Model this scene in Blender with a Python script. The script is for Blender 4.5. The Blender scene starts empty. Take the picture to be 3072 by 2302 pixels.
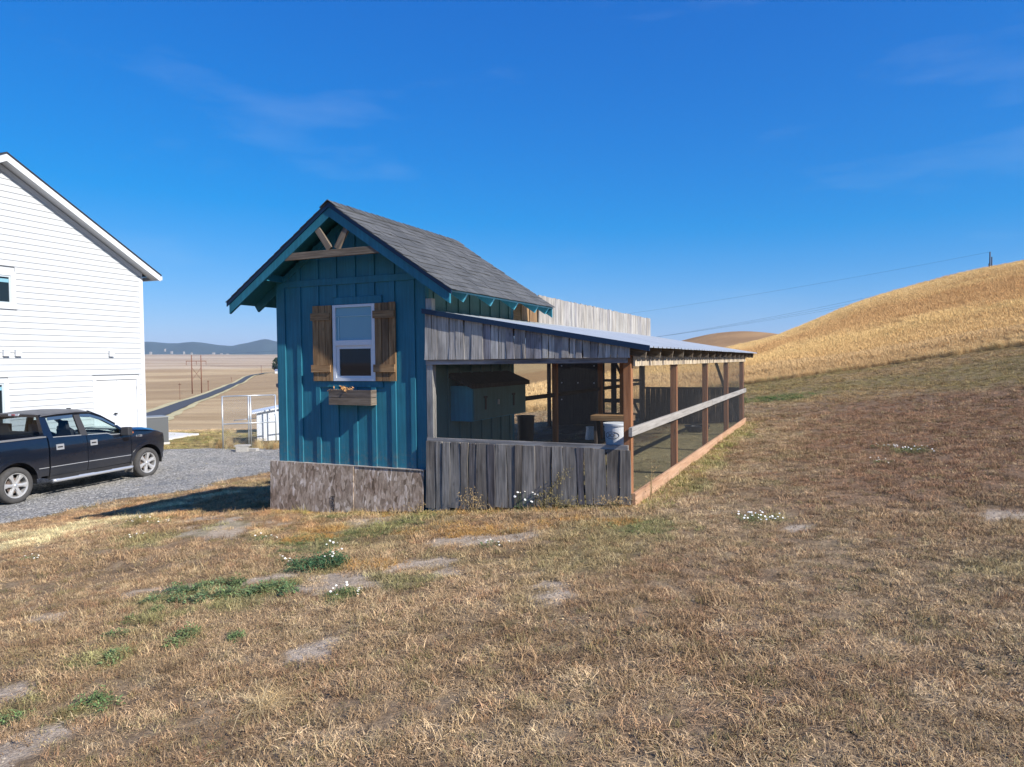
import bpy, bmesh, math, random
import numpy as np
from mathutils import Vector, Matrix
random.seed(7); RNG = np.random.default_rng(7)
SC = bpy.context.scene; COL = SC.collection
rad = math.radians

# ------------------------------------------------------------------ camera, light
CAM_POS = Vector((4.78, -7.87, 1.95))
yaw, pitch, roll = rad(24.4), rad(-1.8), rad(0.6)
Fv = Vector((-math.sin(yaw)*math.cos(pitch), math.cos(yaw)*math.cos(pitch), math.sin(pitch)))
R0 = Vector((math.cos(yaw), math.sin(yaw), 0)); U0 = R0.cross(Fv)
Rv = R0*math.cos(roll) - U0*math.sin(roll); Uv = U0*math.cos(roll) + R0*math.sin(roll)
cam_data = bpy.data.cameras.new('camera'); cam = bpy.data.objects.new('camera', cam_data); COL.objects.link(cam)
cam_data.sensor_width = 36; cam_data.lens = 2132/3072*36
cam_data.clip_start = .1; cam_data.clip_end = 60000
M = Matrix((Rv, Uv, -Fv)).transposed().to_4x4(); M.translation = CAM_POS
cam.matrix_world = M
SC.camera = cam

SUN = Vector((.65, -.136, .466)).normalized()
w = bpy.data.worlds.new('World'); SC.world = w; w.use_nodes = True
nt = w.node_tree; nt.nodes.clear()
sky = nt.nodes.new('ShaderNodeTexSky'); sky.sky_type = 'NISHITA'; sky.sun_disc = False
sky.sun_elevation = math.asin(SUN.z); sky.sun_rotation = math.atan2(SUN.x, SUN.y)
sky.altitude = 800; sky.air_density = 1.0; sky.dust_density = .35; sky.ozone_density = 5.0
hs = nt.nodes.new('ShaderNodeHueSaturation'); hs.inputs['Saturation'].default_value = 1.2
bg = nt.nodes.new('ShaderNodeBackground'); bg.inputs['Strength'].default_value = .10
wo = nt.nodes.new('ShaderNodeOutputWorld')
# faint cirrus wisps
tc = nt.nodes.new('ShaderNodeTexCoord'); mp = nt.nodes.new('ShaderNodeMapping'); mp.inputs['Scale'].default_value = (1.6, 1.6, 6.5); mp.inputs['Rotation'].default_value = (.25, .2, .35)
nz = nt.nodes.new('ShaderNodeTexNoise'); nz.inputs['Scale'].default_value = 2.1; nz.inputs['Detail'].default_value = 7; nz.inputs['Roughness'].default_value = .55
rp = nt.nodes.new('ShaderNodeValToRGB'); rp.color_ramp.elements[0].position = .56; rp.color_ramp.elements[1].position = .86
mm = nt.nodes.new('ShaderNodeMath'); mm.operation = 'MULTIPLY'; mm.inputs[1].default_value = .16
mx = nt.nodes.new('ShaderNodeMix'); mx.data_type = 'RGBA'; mx.inputs[7].default_value = (3.4, 4.2, 5.2, 1)
L = nt.links.new
mp0 = nt.nodes.new('ShaderNodeMapping'); mp0.inputs['Rotation'].default_value = (0, 0, -rad(19)); L(tc.outputs['Generated'], mp0.inputs[0]); L(mp0.outputs[0], mp.inputs[0]); L(mp.outputs[0], nz.inputs['Vector']); L(nz.outputs[0], rp.inputs[0]); L(rp.outputs[0], mm.inputs[0]); L(mm.outputs[0], mx.inputs[0])
L(sky.outputs[0], hs.inputs['Color'])
sp_ = nt.nodes.new('ShaderNodeSeparateColor'); cb_ = nt.nodes.new('ShaderNodeCombineColor'); L(hs.outputs[0], sp_.inputs[0])
def mth(op, src, v, v2=None):     # a gentle colour response for the sky, the same in every direction
    q = nt.nodes.new('ShaderNodeMath'); q.operation = op; L(src, q.inputs[0]); q.inputs[1].default_value = v
    if v2 is not None: q.inputs[2].default_value = v2
    return q.outputs[0]
L(mth('MAXIMUM', mth('MULTIPLY_ADD', sp_.outputs[0], .60, -.62), .02), cb_.inputs[0])
L(mth('MULTIPLY', mth('POWER', sp_.outputs[1], .82), .73), cb_.inputs[1]); L(mth('MULTIPLY', mth('POWER', sp_.outputs[2], .5), 1.95), cb_.inputs[2])
L(cb_.outputs[0], mx.inputs[6]); L(mx.outputs[2], bg.inputs[0]); L(bg.outputs[0], wo.inputs[0])

sd = bpy.data.lights.new('sun', 'SUN'); sd.energy = 4.4; sd.angle = rad(.53); sd.color = (1, .955, .88)
so = bpy.data.objects.new('sun', sd); COL.objects.link(so)
so.rotation_euler = (-SUN).to_track_quat('-Z', 'Y').to_euler(); so.location = (30, -10, 40)
vs = SC.view_settings; vs.view_transform = 'Standard'; vs.look = 'None'; vs.gamma = 1; vs.exposure = 0.85; vs.use_curve_mapping = False
SC.cycles.max_bounces = 6; SC.cycles.diffuse_bounces = 3; SC.cycles.glossy_bounces = 3; SC.cycles.transmission_bounces = 5
SC.cycles.volume_bounces = 0; SC.cycles.transparent_max_bounces = 24; SC.cycles.use_denoising = True; SC.cycles.denoising_prefilter = 'ACCURATE'

# ------------------------------------------------------------------ helpers
WM = {}
def link(o, parent=None, mat=None):
    COL.objects.link(o); Wm = mat if mat is not None else Matrix.Identity(4)
    if parent is not None:
        o.parent = parent; o.matrix_parent_inverse = WM[parent.name].inverted()
    o.matrix_basis = Wm; WM[o.name] = Wm.copy(); return o
def tag(o, label=None, cat=None, group=None, kind=None):
    for k, v in (('label', label), ('category', cat), ('group', group), ('kind', kind)):
        if v: o[k] = v
    return o
def thing(name, loc, label, cat, group=None, rz=0):
    o = bpy.data.objects.new(name, None); o.empty_display_size = .2
    link(o, None, Matrix.Translation(loc) @ Matrix.Rotation(rz, 4, 'Z')); return tag(o, label, cat, group)
def mesh_from(name, verts, faces, mat=None, smooth=False, angle=None):
    me = bpy.data.meshes.new(name); me.from_pydata([tuple(v) for v in verts], [], faces); me.update()
    if mat: me.materials.append(mat)
    if smooth or angle is not None:
        me.polygons.foreach_set('use_smooth', [True]*len(me.polygons))
        if angle is not None: me.set_sharp_from_angle(angle=rad(angle))
    return me
def obj(name, me, parent=None, mat=None, label=None, cat=None, group=None, kind=None):
    return tag(link(bpy.data.objects.new(name, me), parent, mat), label, cat, group, kind)
BF = [(0,3,2,1),(4,5,6,7),(0,1,5,4),(1,2,6,5),(2,3,7,6),(3,0,4,7)]
class MB:
    """collects shapes in one mesh"""
    def __init__(s): s.v = []; s.f = []
    def add(s, v, f):
        n = len(s.v); s.v += [tuple(p) for p in v]; s.f += [tuple(i+n for i in q) for q in f]; return s
    def box(s, a, b):
        x0,y0,z0 = a; x1,y1,z1 = b
        return s.add([(x0,y0,z0),(x1,y0,z0),(x1,y1,z0),(x0,y1,z0),(x0,y0,z1),(x1,y0,z1),(x1,y1,z1),(x0,y1,z1)], BF)
    def hexa(s, eight): return s.add(eight, BF)
    def tube(s, pts, r, n=8, cap=True, rs=None):
        pts = [Vector(p) for p in pts]; rings = []
        up = Vector((0,0,1))
        for i, p in enumerate(pts):
            d = (pts[min(i+1, len(pts)-1)] - pts[max(i-1, 0)]).normalized()
            a = d.cross(up if abs(d.dot(up)) < .95 else Vector((1,0,0))).normalized(); b = d.cross(a)
            rr = rs[i] if rs else r
            rings.append([p + a*math.cos(2*math.pi*k/n)*rr + b*math.sin(2*math.pi*k/n)*rr for k in range(n)])
        v = [q for R in rings for q in R]; f = []
        for i in range(len(rings)-1):
            for k in range(n):
                f.append((i*n+k, i*n+(k+1)%n, (i+1)*n+(k+1)%n, (i+1)*n+k))
        if cap: f.append(tuple(range(n-1,-1,-1))); f.append(tuple((len(rings)-1)*n+k for k in range(n)))
        return s.add(v, f)
    def lathe(s, prof, n=32, axis='Y', c=(0,0,0)):
        v = []; m = len(prof)
        for k in range(n):
            a = 2*math.pi*k/n
            for r, h in prof:
                x, z = r*math.cos(a), r*math.sin(a)
                p = (x, h, z) if axis == 'Y' else (x, z, h)
                v.append((p[0]+c[0], p[1]+c[1], p[2]+c[2]))
        f = [(k*m+i, k*m+i+1, ((k+1)%n)*m+i+1, ((k+1)%n)*m+i) for k in range(n) for i in range(m-1)]
        return s.add(v, f)
    def me(s, name, mat=None, smooth=False, angle=None): 
        m = mesh_from(name, s.v, s.f, mat, smooth, angle)
        bm = bmesh.new(); bm.from_mesh(m); bmesh.ops.recalc_face_normals(bm, faces=bm.faces); bm.to_mesh(m); bm.free()
        return m
    def build(s, name, mat=None, parent=None, smooth=False, angle=None, wm=None, **k):
        return obj(name, s.me(name, mat, smooth, angle), parent, wm, **k)
def frame(p0, p1, nrm):
    """matrix with local z along p0->p1, local y along nrm"""
    p0 = Vector(p0); z = (Vector(p1)-p0).normalized(); n = Vector(nrm); y = (n - z*n.dot(z)).normalized(); x = y.cross(z)
    m = Matrix((x, y, z)).transposed().to_4x4(); m.translation = p0; return m
def beam(name, p0, p1, w, t, nrm, mat, parent, bev=.003, **k):
    """a sawn timber from p0 to p1, w wide, t thick along nrm"""
    Lg = (Vector(p1)-Vector(p0)).length; a, b = w/2, t/2; e = min(bev, a*.3, b*.3)
    ring = [(-a+e,-b),(a-e,-b),(a,-b+e),(a,b-e),(a-e,b),(-a+e,b),(-a,b-e),(-a,-b+e)]
    v = [(x, y, z) for z in (0, Lg) for x, y in ring]
    f = [tuple(range(7,-1,-1)), tuple(range(8,16))] + [(i,(i+1)%8,8+(i+1)%8,8+i) for i in range(8)]
    return obj(name, mesh_from(name, v, f, mat), parent, frame(p0, p1, nrm), **k)
def plank(name, p0, p1, w, t, nrm, mat, parent, wob=.004, top=0.0, seg=5, **k):
    """a rough board: slightly uneven edges; top = slope of its upper end"""
    Lg = (Vector(p1)-Vector(p0)).length; a, b = w/2, t/2; v = []; f = []
    ph = random.random()*9; ph2 = random.random()*9; am = wob*random.uniform(.4, 1.3); am2 = wob*random.uniform(.4, 1.3)
    cup = random.uniform(-.003, .003)
    for i in range(seg+1):
        q = i/seg; z = Lg*q
        l = -a + am*(math.sin(q*4.1+ph)+.4*math.sin(q*11+ph)); r = a + am2*(math.sin(q*3.7+ph2)+.4*math.sin(q*9+ph2))
        zl = z + (top*l if i == seg else 0); zr = z + (top*r if i == seg else 0)
        y = b + cup*math.sin(q*3)
        v += [(l, y-t, zl), (r, y-t, zr), (r, y, zr), (l, y, zl)]
    f.append((3,2,1,0)); n = 4*seg; f.append((n,n+1,n+2,n+3))
    for i in range(seg):
        for j in range(4):
            f.append((4*i+j, 4*i+(j+1)%4, 4*i+4+(j+1)%4, 4*i+4+j))
    return obj(name, mesh_from(name, v, f, mat), parent, frame(p0, p1, nrm), **k)

# ------------------------------------------------------------------ materials
def new_mat(name):
    m = bpy.data.materials.new(name); m.use_nodes = True; n = m.node_tree.nodes; b = n['Principled BSDF']
    return m, m.node_tree, b
def N(nt, t, **k):
    n = nt.nodes.new(t)
    for a, v in k.items():
        if a.startswith('i_'): n.inputs[int(a[2:]) if a[2:].isdigit() else a[2:].replace('_', ' ')].default_value = v
        else: setattr(n, a, v)
    return n
def ramp(nt, src, stops):
    r = N(nt, 'ShaderNodeValToRGB'); e = r.color_ramp.elements
    while len(e) < len(stops): e.new(.5)
    for q, (p, c) in zip(e, stops): q.position = p; q.color = (*c, 1)
    nt.links.new(src, r.inputs[0]); return r.outputs[0]
def bump(nt, b, h, st=.3, dist=.01):
    n = N(nt, 'ShaderNodeBump'); n.inputs['Strength'].default_value = st; n.inputs['Distance'].default_value = dist
    nt.links.new(h, n.inputs['Height']); nt.links.new(n.outputs[0], b.inputs['Normal'])
def noise(nt, co, scale, detail=4, rough=.55, sc3=None):
    if sc3:
        mp = N(nt, 'ShaderNodeMapping'); mp.inputs['Scale'].default_value = sc3; nt.links.new(co, mp.inputs[0]); co = mp.outputs[0]
    n = N(nt, 'ShaderNodeTexNoise'); n.inputs['Scale'].default_value = scale; n.inputs['Detail'].default_value = detail; n.inputs['Roughness'].default_value = rough
    nt.links.new(co, n.inputs['Vector']); return n.outputs[0]
def objco(nt, rnd=True):
    tc = N(nt, 'ShaderNodeTexCoord')
    if not rnd: return tc.outputs['Object'], None
    oi = N(nt, 'ShaderNodeObjectInfo'); mu = N(nt, 'ShaderNodeMath', operation='MULTIPLY'); mu.inputs[1].default_value = 57.3
    nt.links.new(oi.outputs['Random'], mu.inputs[0])
    ad = N(nt, 'ShaderNodeVectorMath', operation='ADD'); nt.links.new(tc.outputs['Object'], ad.inputs[0]); nt.links.new(mu.outputs[0], ad.inputs[1])
    return ad.outputs[0], oi.outputs['Random']
def mixc(nt, fac, a, b, mode='MIX'):
    m = N(nt, 'ShaderNodeMix', data_type='RGBA', blend_type=mode)
    for s, i in ((fac, 0), (a, 6), (b, 7)):
        if hasattr(s, 'is_linked') or hasattr(s, 'links'): nt.links.new(s, m.inputs[i])
        else: m.inputs[i].default_value = s if i == 0 else (*s, 1)
    return m.outputs[2]
def wood(name, stops, grain=38, var=.35, rough=.85, knots=.5, stain=0.0, bs=.5):
    m, nt, b = new_mat(name); co, rnd = objco(nt)
    g = noise(nt, co, grain, 5, .6, (1, 1, .06)); big = noise(nt, co, 3.2, 3, .6, (2, 2, .5))
    c = ramp(nt, g, stops)
    f2 = ramp(nt, big, [(.3, (1-var,)*3), (.7, (1+var*.5,)*3)])
    c = mixc(nt, 1.0, c, f2, 'MULTIPLY')
    rr = ramp(nt, rnd, [(0, (1-var, 1-var, 1-var*.8)), (.35, (1.0, .96, .92)), (.6, (1+var*.3,)*3), (1, (1-var*.35, 1-var*.5, 1-var*.65))])
    c = mixc(nt, 1.0, c, rr, 'MULTIPLY')
    if knots:
        vo = N(nt, 'ShaderNodeTexVoronoi'); mp = N(nt, 'ShaderNodeMapping'); mp.inputs['Scale'].default_value = (1, 1, .45)
        nt.links.new(co, mp.inputs[0]); nt.links.new(mp.outputs[0], vo.inputs['Vector']); vo.inputs['Scale'].default_value = 7
        kf = ramp(nt, vo.outputs['Distance'], [(.05, (.32,)*3), (.13, (1,)*3)]); c = mixc(nt, knots, c, kf, 'MULTIPLY')
    # fine dark cracks
    ck = noise(nt, co, 70, 3, .7, (1, 1, .03)); cf = ramp(nt, ck, [(.33, (.35,)*3), (.4, (1,)*3)]); c = mixc(nt, .75, c, cf, 'MULTIPLY')
    nt.links.new(c, b.inputs['Base Color']); b.inputs['Roughness'].default_value = rough; b.inputs['Specular IOR Level'].default_value = .2
    bump(nt, b, g, bs, .004); return m
def plain(name, col, rough=.6, metal=0, var=.0, sc=20, bmp=0, coat=0, spec=.5):
    m, nt, b = new_mat(name); b.inputs['Base Color'].default_value = (*col, 1); b.inputs['Roughness'].default_value = rough
    b.inputs['Metallic'].default_value = metal; b.inputs['Coat Weight'].default_value = coat; b.inputs['Coat Roughness'].default_value = .04; b.inputs['Specular IOR Level'].default_value = spec
    if var or bmp:
        co, _ = objco(nt, False); n = noise(nt, co, sc, 5, .6)
        if var:
            c = ramp(nt, n, [(.3, tuple(x*(1-var) for x in col)), (.7, tuple(min(1, x*(1+var)) for x in col))]); nt.links.new(c, b.inputs['Base Color'])
        if bmp: bump(nt, b, n, bmp, .01)
    return m
W = {}
W['grey'] = wood('weathered_grey_wood', [(.25, (.20, .19, .175)), (.5, (.40, .385, .36)), (.8, (.60, .58, .545))], var=.45)
W['silver'] = wood('silver_wood', [(.25, (.19, .18, .165)), (.5, (.33, .315, .295)), (.8, (.46, .445, .42))], var=.32, knots=.3)
W['pale'] = wood('pale_new_wood', [(.25, (.30, .23, .15)), (.5, (.50, .42, .31)), (.8, (.62, .55, .45))], var=.4, knots=.3)
W['brown'] = wood('stained_brown_wood', [(.25, (.145, .082, .038)), (.5, (.27, .165, .082)), (.8, (.40, .275, .15))], var=.28, rough=.7)
W['grey2'] = wood('dark_weathered_grey_wood', [(.25, (.095, .085, .075)), (.5, (.215, .20, .18)), (.8, (.345, .325, .295))], var=.5, bs=.8)
W['red'] = wood('cedar_red_wood', [(.25, (.22, .085, .035)), (.5, (.37, .165, .075)), (.8, (.47, .24, .12))], var=.15, knots=.3, grain=25)
W['salmon'] = wood('pale_cedar_wood', [(.25, (.33, .185, .11)), (.5, (.46, .28, .175)), (.8, (.56, .38, .26))], var=.12, knots=.3, grain=20)
W['rail'] = wood('grey_rail_wood', [(.25, (.22, .205, .185)), (.5, (.34, .322, .298)), (.8, (.44, .42, .39))], var=.1, knots=.25, grain=25)
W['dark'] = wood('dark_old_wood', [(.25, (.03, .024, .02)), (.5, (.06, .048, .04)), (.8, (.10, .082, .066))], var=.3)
W['box'] = wood('grey_brown_wood', [(.25, (.09, .07, .05)), (.5, (.17, .14, .11)), (.8, (.27, .235, .19))], var=.25)
def painted(name, col, rough=.55, bs=.45):
    m, nt, b = new_mat(name); tcn = N(nt, 'ShaderNodeNewGeometry'); co = tcn.outputs['Position']
    g = noise(nt, co, 55, 5, .65, (1, 1, .12)); f = noise(nt, co, 230, 3, .6); big = noise(nt, co, 2.5, 3)
    c = ramp(nt, big, [(.3, tuple(x*.88 for x in col)), (.7, tuple(x*1.1 for x in col))])
    sp = ramp(nt, noise(nt, co, 9, 8, .75), [(.66, (0, 0, 0)), (.74, (1, 1, 1))]); c = mixc(nt, sp, c, tuple(min(1, x*1.25+.01) for x in col))
    sz = N(nt, 'ShaderNodeSeparateXYZ'); nt.links.new(co, sz.inputs[0]); mud = ramp(nt, sz.outputs[2], [(.56, (.75,)*3), (.92, (0,)*3)]); md = mixc(nt, 1, mud, ramp(nt, noise(nt, co, 14, 6, .75), [(.48, (0,)*3), (.66, (.8,)*3)]), 'MULTIPLY'); c = mixc(nt, md, c, (.20, .17, .13))
    fade = ramp(nt, noise(nt, co, 30, 4, .6, (1, 1, .05)), [(.4, (.9,)*3), (.65, (1.12,)*3)]); c = mixc(nt, 1, c, fade, 'MULTIPLY')
    nt.links.new(c, b.inputs['Base Color']); b.inputs['Roughness'].default_value = rough; b.inputs['Specular IOR Level'].default_value = .35
    s = N(nt, 'ShaderNodeMath', operation='ADD'); nt.links.new(g, s.inputs[0]); nt.links.new(f, s.inputs[1])
    bump(nt, b, s.outputs[0], bs, .004); return m
W['teal'] = painted('teal_paint', (.022, .158, .222))
W['teal_bright'] = painted('brightened_teal_paint', (.05, .27, .36))
W['muted_teal'] = painted('muted_teal_paint', (.075, .17, .17))  # greener, more muted teal for the side walls and nest box front
W['white'] = plain('white_vinyl', (.66, .68, .70), .35, var=.03)
W['whitewall'] = plain('white_siding_paint', (.50, .51, .515), .5, var=.015, sc=3)
W['whitetrim'] = plain('white_trim_paint', (.60, .61, .62), .45)
W['black'] = plain('black_plastic', (.012, .012, .014), .5)
W['hole'] = plain('dark_interior', (.01, .01, .012), .9)
W['steel'] = plain('galvanised_wire', (.07, .07, .073), .5, metal=.3)
W['galv'] = plain('galvanised_pipe', (.55, .58, .60), .38, metal=.7, var=.1, sc=30)
W['asphaltroof'] = plain('roof_edge_black', (.02, .022, .03), .8)
W['concrete'] = plain('concrete', (.50, .48, .45), .9, var=.12, sc=8, bmp=.2)
W['block'] = plain('concrete_block', (.36, .34, .31), .9, var=.2, sc=20, bmp=.3)
W['flash'] = plain('dark_blue_flashing', (.006, .022, .055), .4, metal=.2)
def shingle_mat():
    m, nt, b = new_mat('asphalt_shingle'); co, rnd = objco(nt)
    n = noise(nt, co, 160, 3, .8); n2 = noise(nt, co, 6, 3)
    c = ramp(nt, n, [(.25, (.035, .036, .037)), (.5, (.075, .077, .079)), (.75, (.13, .132, .134))])
    r = ramp(nt, rnd, [(0, (.78, .79, .80)), (.5, (1, 1, 1)), (1, (1.22, 1.22, 1.22))]); c = mixc(nt, 1, c, r, 'MULTIPLY')
    nt.links.new(c, b.inputs['Base Color']); b.inputs['Roughness'].default_value = .95; bump(nt, b, n, .6, .004); return m
W['shingle'] = shingle_mat()
def osb_mat():
    m, nt, b = new_mat('weathered_osb'); co, rnd = objco(nt)
    cols = []
    mp = N(nt, 'ShaderNodeMapping'); mp.inputs['Scale'].default_value = (1, 1, .38); mp.inputs['Rotation'].default_value = (0, .35, 0); nt.links.new(co, mp.inputs[0])
    dn = N(nt, 'ShaderNodeTexNoise'); dn.inputs['Scale'].default_value = 9; nt.links.new(mp.outputs[0], dn.inputs['Vector'])
    va = N(nt, 'ShaderNodeVectorMath', operation='MULTIPLY_ADD'); va.inputs[1].default_value = (.12,)*3; nt.links.new(dn.outputs[1], va.inputs[0]); nt.links.new(mp.outputs[0], va.inputs[2])
    vo = N(nt, 'ShaderNodeTexVoronoi'); vo.inputs['Scale'].default_value = 34; nt.links.new(va.outputs[0], vo.inputs['Vector'])
    c = ramp(nt, vo.outputs['Color'], [(0, (.17, .12, .08)), (.4, (.39, .30, .22)), (.7, (.54, .43, .335)), (.93, (.76, .66, .57)), (1, (.85, .77, .70))])
    g = noise(nt, co, 90, 5, .7, (1, 1, .3)); gf = ramp(nt, g, [(.3, (.6,)*3), (.65, (1.12,)*3)]); c = mixc(nt, 1, c, gf, 'MULTIPLY')
    st = noise(nt, co, 3, 4); sf = ramp(nt, st, [(.35, (.68, .62, .58)), (.6, (1.05,)*3)]); c = mixc(nt, 1, c, sf, 'MULTIPLY')
    nt.links.new(c, b.inputs['Base Color']); b.inputs['Roughness'].default_value = .9
    bump(nt, b, vo.outputs['Color'], .8, .005); return m
W['osb'] = osb_mat()
def glass(name, tint=(.012, .02, .026), rough=.02, tr=.0, spec=.32):
    m, nt, b = new_mat(name); b.inputs['Base Color'].default_value = (*tint, 1); b.inputs['Roughness'].default_value = rough
    b.inputs['Transmission Weight'].default_value = tr; b.inputs['Specular IOR Level'].default_value = spec; return m
W['glass_dark'] = glass('dark_glass')
W['glass_pale'] = glass('pale_blue_glass', (.20, .38, .45), .08)  # pale blue base colour, slightly rough
def thin_glass(name, col, fac):
    m, nt, b = new_mat(name); nt.nodes.remove(b); out = nt.nodes['Material Output']
    t = N(nt, 'ShaderNodeBsdfTransparent'); t.inputs[0].default_value = (*col, 1); g = N(nt, 'ShaderNodeBsdfGlossy'); g.inputs['Roughness'].default_value = .01
    fr = N(nt, 'ShaderNodeLayerWeight'); fr.inputs[0].default_value = .5
    pw = N(nt, 'ShaderNodeMath', operation='POWER'); pw.inputs[1].default_value = 4.0; nt.links.new(fr.outputs['Facing'], pw.inputs[0])
    mm = N(nt, 'ShaderNodeMath', operation='MULTIPLY_ADD'); mm.inputs[1].default_value = .6*fac; mm.inputs[2].default_value = .05*fac; nt.links.new(pw.outputs[0], mm.inputs[0])
    mx = N(nt, 'ShaderNodeMixShader'); nt.links.new(mm.outputs[0], mx.inputs[0]); nt.links.new(t.outputs[0], mx.inputs[1]); nt.links.new(g.outputs[0], mx.inputs[2]); nt.links.new(mx.outputs[0], out.inputs[0]); return m
W['glass_clear'] = thin_glass('clear_green_glass', (.86, .96, .93), .8)
W['glass_tint'] = thin_glass('tinted_glass', (.62, .68, .70), .8)

# ------------------------------------------------------------------ noise in numpy
_P = np.random.default_rng(3).random((256, 256))
def vnoise(x, y):
    xi = np.floor(x).astype(int); yi = np.floor(y).astype(int); fx = x-xi; fy = y-yi
    fx = fx*fx*(3-2*fx); fy = fy*fy*(3-2*fy)
    g = lambda i, j: _P[i % 256, j % 256]
    return (g(xi, yi)*(1-fx)+g(xi+1, yi)*fx)*(1-fy) + (g(xi, yi+1)*(1-fx)+g(xi+1, yi+1)*fx)*fy
def fbm(x, y, s, o=4, seed=0):
    x = np.asarray(x, float)*s + seed*17.3; y = np.asarray(y, float)*s + seed*9.1; a = .5; t = 0; n = 0
    for i in range(o): t = t + a*vnoise(x, y); n += a; x = x*2.03+5.2; y = y*2.03+1.7; a *= .5
    return t/n
def sstep(a, b, x): t = np.clip((x-a)/(b-a), 0, 1); return t*t*(3-2*t)

# ------------------------------------------------------------------ terrain height
def tps_fit(P, z, lam=1e-3):
    P = np.array(P, float); n = len(P); d = np.linalg.norm(P[:, None]-P[None], axis=2); K = np.where(d > 0, d*d*np.log(d+1e-12), 0) + lam*np.eye(n)
    A = np.zeros((n+3, n+3)); A[:n, :n] = K; A[:n, n] = 1; A[:n, n+1:] = P; A[n, :n] = 1; A[n+1:, :n] = P.T
    s = np.linalg.solve(A, np.concatenate([z, [0, 0, 0]])); return P, s
def tps_eval(fit, x, y):
    P, s = fit; x = np.asarray(x, float).ravel(); y = np.asarray(y, float).ravel(); out = s[-3]+s[-2]*x+s[-1]*y
    for (px, py), k in zip(P, s[:-3]):
        r2 = (x-px)**2+(y-py)**2+1e-12; out = out + k*r2*.5*np.log(r2)
    return out
NEAR = [(-2.5,-.1,-.16),(-1.1,-.1,-.10),(0,0,.02),(1.3,-.1,.16),(2.7,0,.28),(2.7,5,.30),(2.7,11,.30),(0,5,.22),(0,11,.22),(-2.5,3,-.2),(-2.6,11,.05),
 (-8.5,1.4,-.95),(-5,.5,-.5),(-5,5,-.55),(-11.6,1.83,-1.09),(-12.07,5.5,-1.08),(-14,2,-1.09),(-14,6,-1.08),(-9.5,0,-1.02),(-9.3,5,-1.03),(-17,9,-1.08),(-17,0,-1.08),(-14,11,-1.08),(-12.5,12.5,-1.08),
 (-11,9.6,-1.06),(-16,15,-1.22),(-11.5,16,-1.1),(-20,14,-1.25),(-5,16,.08),(-5,10,-.3),(4.8,-7.9,.48),(0,-5,.08),(-4.5,-5,-.33),(-8,-3,-.78),(10,-5,.95),(10,3,1.05),(6,0,.58),(6,8,.66),(12,10,1.5),(18,10,2.5),
 (1,27,.71),(11.5,26,2.3),(7,26,1.62),(18,0,1.9),(-12,-5,-1.08),(-12,-10,-1.05),(5,-15,.5),(15,-12,1.5),(1,18,.5),(20,22,3.9),(-20,5,-1.08),(-20,-6,-1.08),(25,0,2.9)]
near_fit = tps_fit([(a, b) for a, b, c in NEAR], np.array([c for a, b, c in NEAR]), 1e-2)
cy, sy = math.cos(yaw), math.sin(yaw)
def hor(x): return 1084 - (x-1536)*.0105
FAR = []
def fc(x, *prs):
    for D, y in prs: FAR.append((x, D, (hor(x)-y)/2132))
LP = lambda dy: [(26, 1336+dy*.3), (31, 1301+dy*.3), (45, 1284+dy*.4), (70, 1272+dy*.5), (100, 1256+dy*.6), (140, 1240+dy), (200, 1214+dy), (336, 1178+dy), (500, 1150+dy*.6), (800, 1120+dy*.3), (1000, 1105), (1400, 1099), (2200, 1086), (4000, 1066)]
fc(-400, *LP(6)); fc(0, *LP(4)); fc(430, *LP(0)); fc(640, *LP(-6)); fc(840, *LP(-14))
fc(1200, (26,1290),(45,1235),(80,1190),(140,1150),(250,1110),(500,1090),(1000,1095),(2200,1080),(4000,1066))
fc(1600, (26,1238),(40,1185),(70,1125),(110,1078),(180,1040),(300,1048),(600,1075),(1500,1080),(4000,1068))
fc(1950, (28,1200),(45,1145),(75,1095),(120,1050),(180,1035),(300,1055),(600,1075),(1500,1078),(4000,1066))
fc(2240, (33,1156),(45,1122),(60,1092),(85,1060),(120,1041),(180,1056),(300,1075),(600,1078),(1500,1078),(4000,1066))
fc(2402, (32,1132),(45,1090),(60,1050),(85,1008),(110,992),(160,1005),(300,1050),(600,1070),(1500,1075),(4000,1066))
fc(2550, (31,1112),(45,1060),(65,990),(85,945),(105,929),(160,950),(300,1010),(600,1060),(1500,1075),(4000,1066))
fc(2700, (30,1093),(45,1030),(65,950),(85,900),(105,881),(160,895),(300,980),(600,1050),(1500,1070),(4000,1066))
fc(2850, (29,1070),(45,990),(65,910),(85,860),(105,840),(160,856),(300,960),(600,1040),(1500,1070),(4000,1066))
fc(2970, (28,1054),(45,965),(65,880),(85,826),(105,813),(160,828),(300,930),(600,1030),(1500,1070),(4000,1066))
fc(3080, (27,1040),(45,945),(65,855),(85,805),(105,794),(160,810),(300,900),(600,1020),(1500,1070),(4000,1066))
fc(3500, (25,985),(45,885),(65,800),(85,760),(105,750),(160,780),(300,880),(600,1000),(1500,1070),(4000,1066))
far_fit = tps_fit([(math.atan((x-1536)/2132)*2.2, math.log(D)) for x, D, s in FAR], np.array([s for x, D, s in FAR]), 1e-3)
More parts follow.
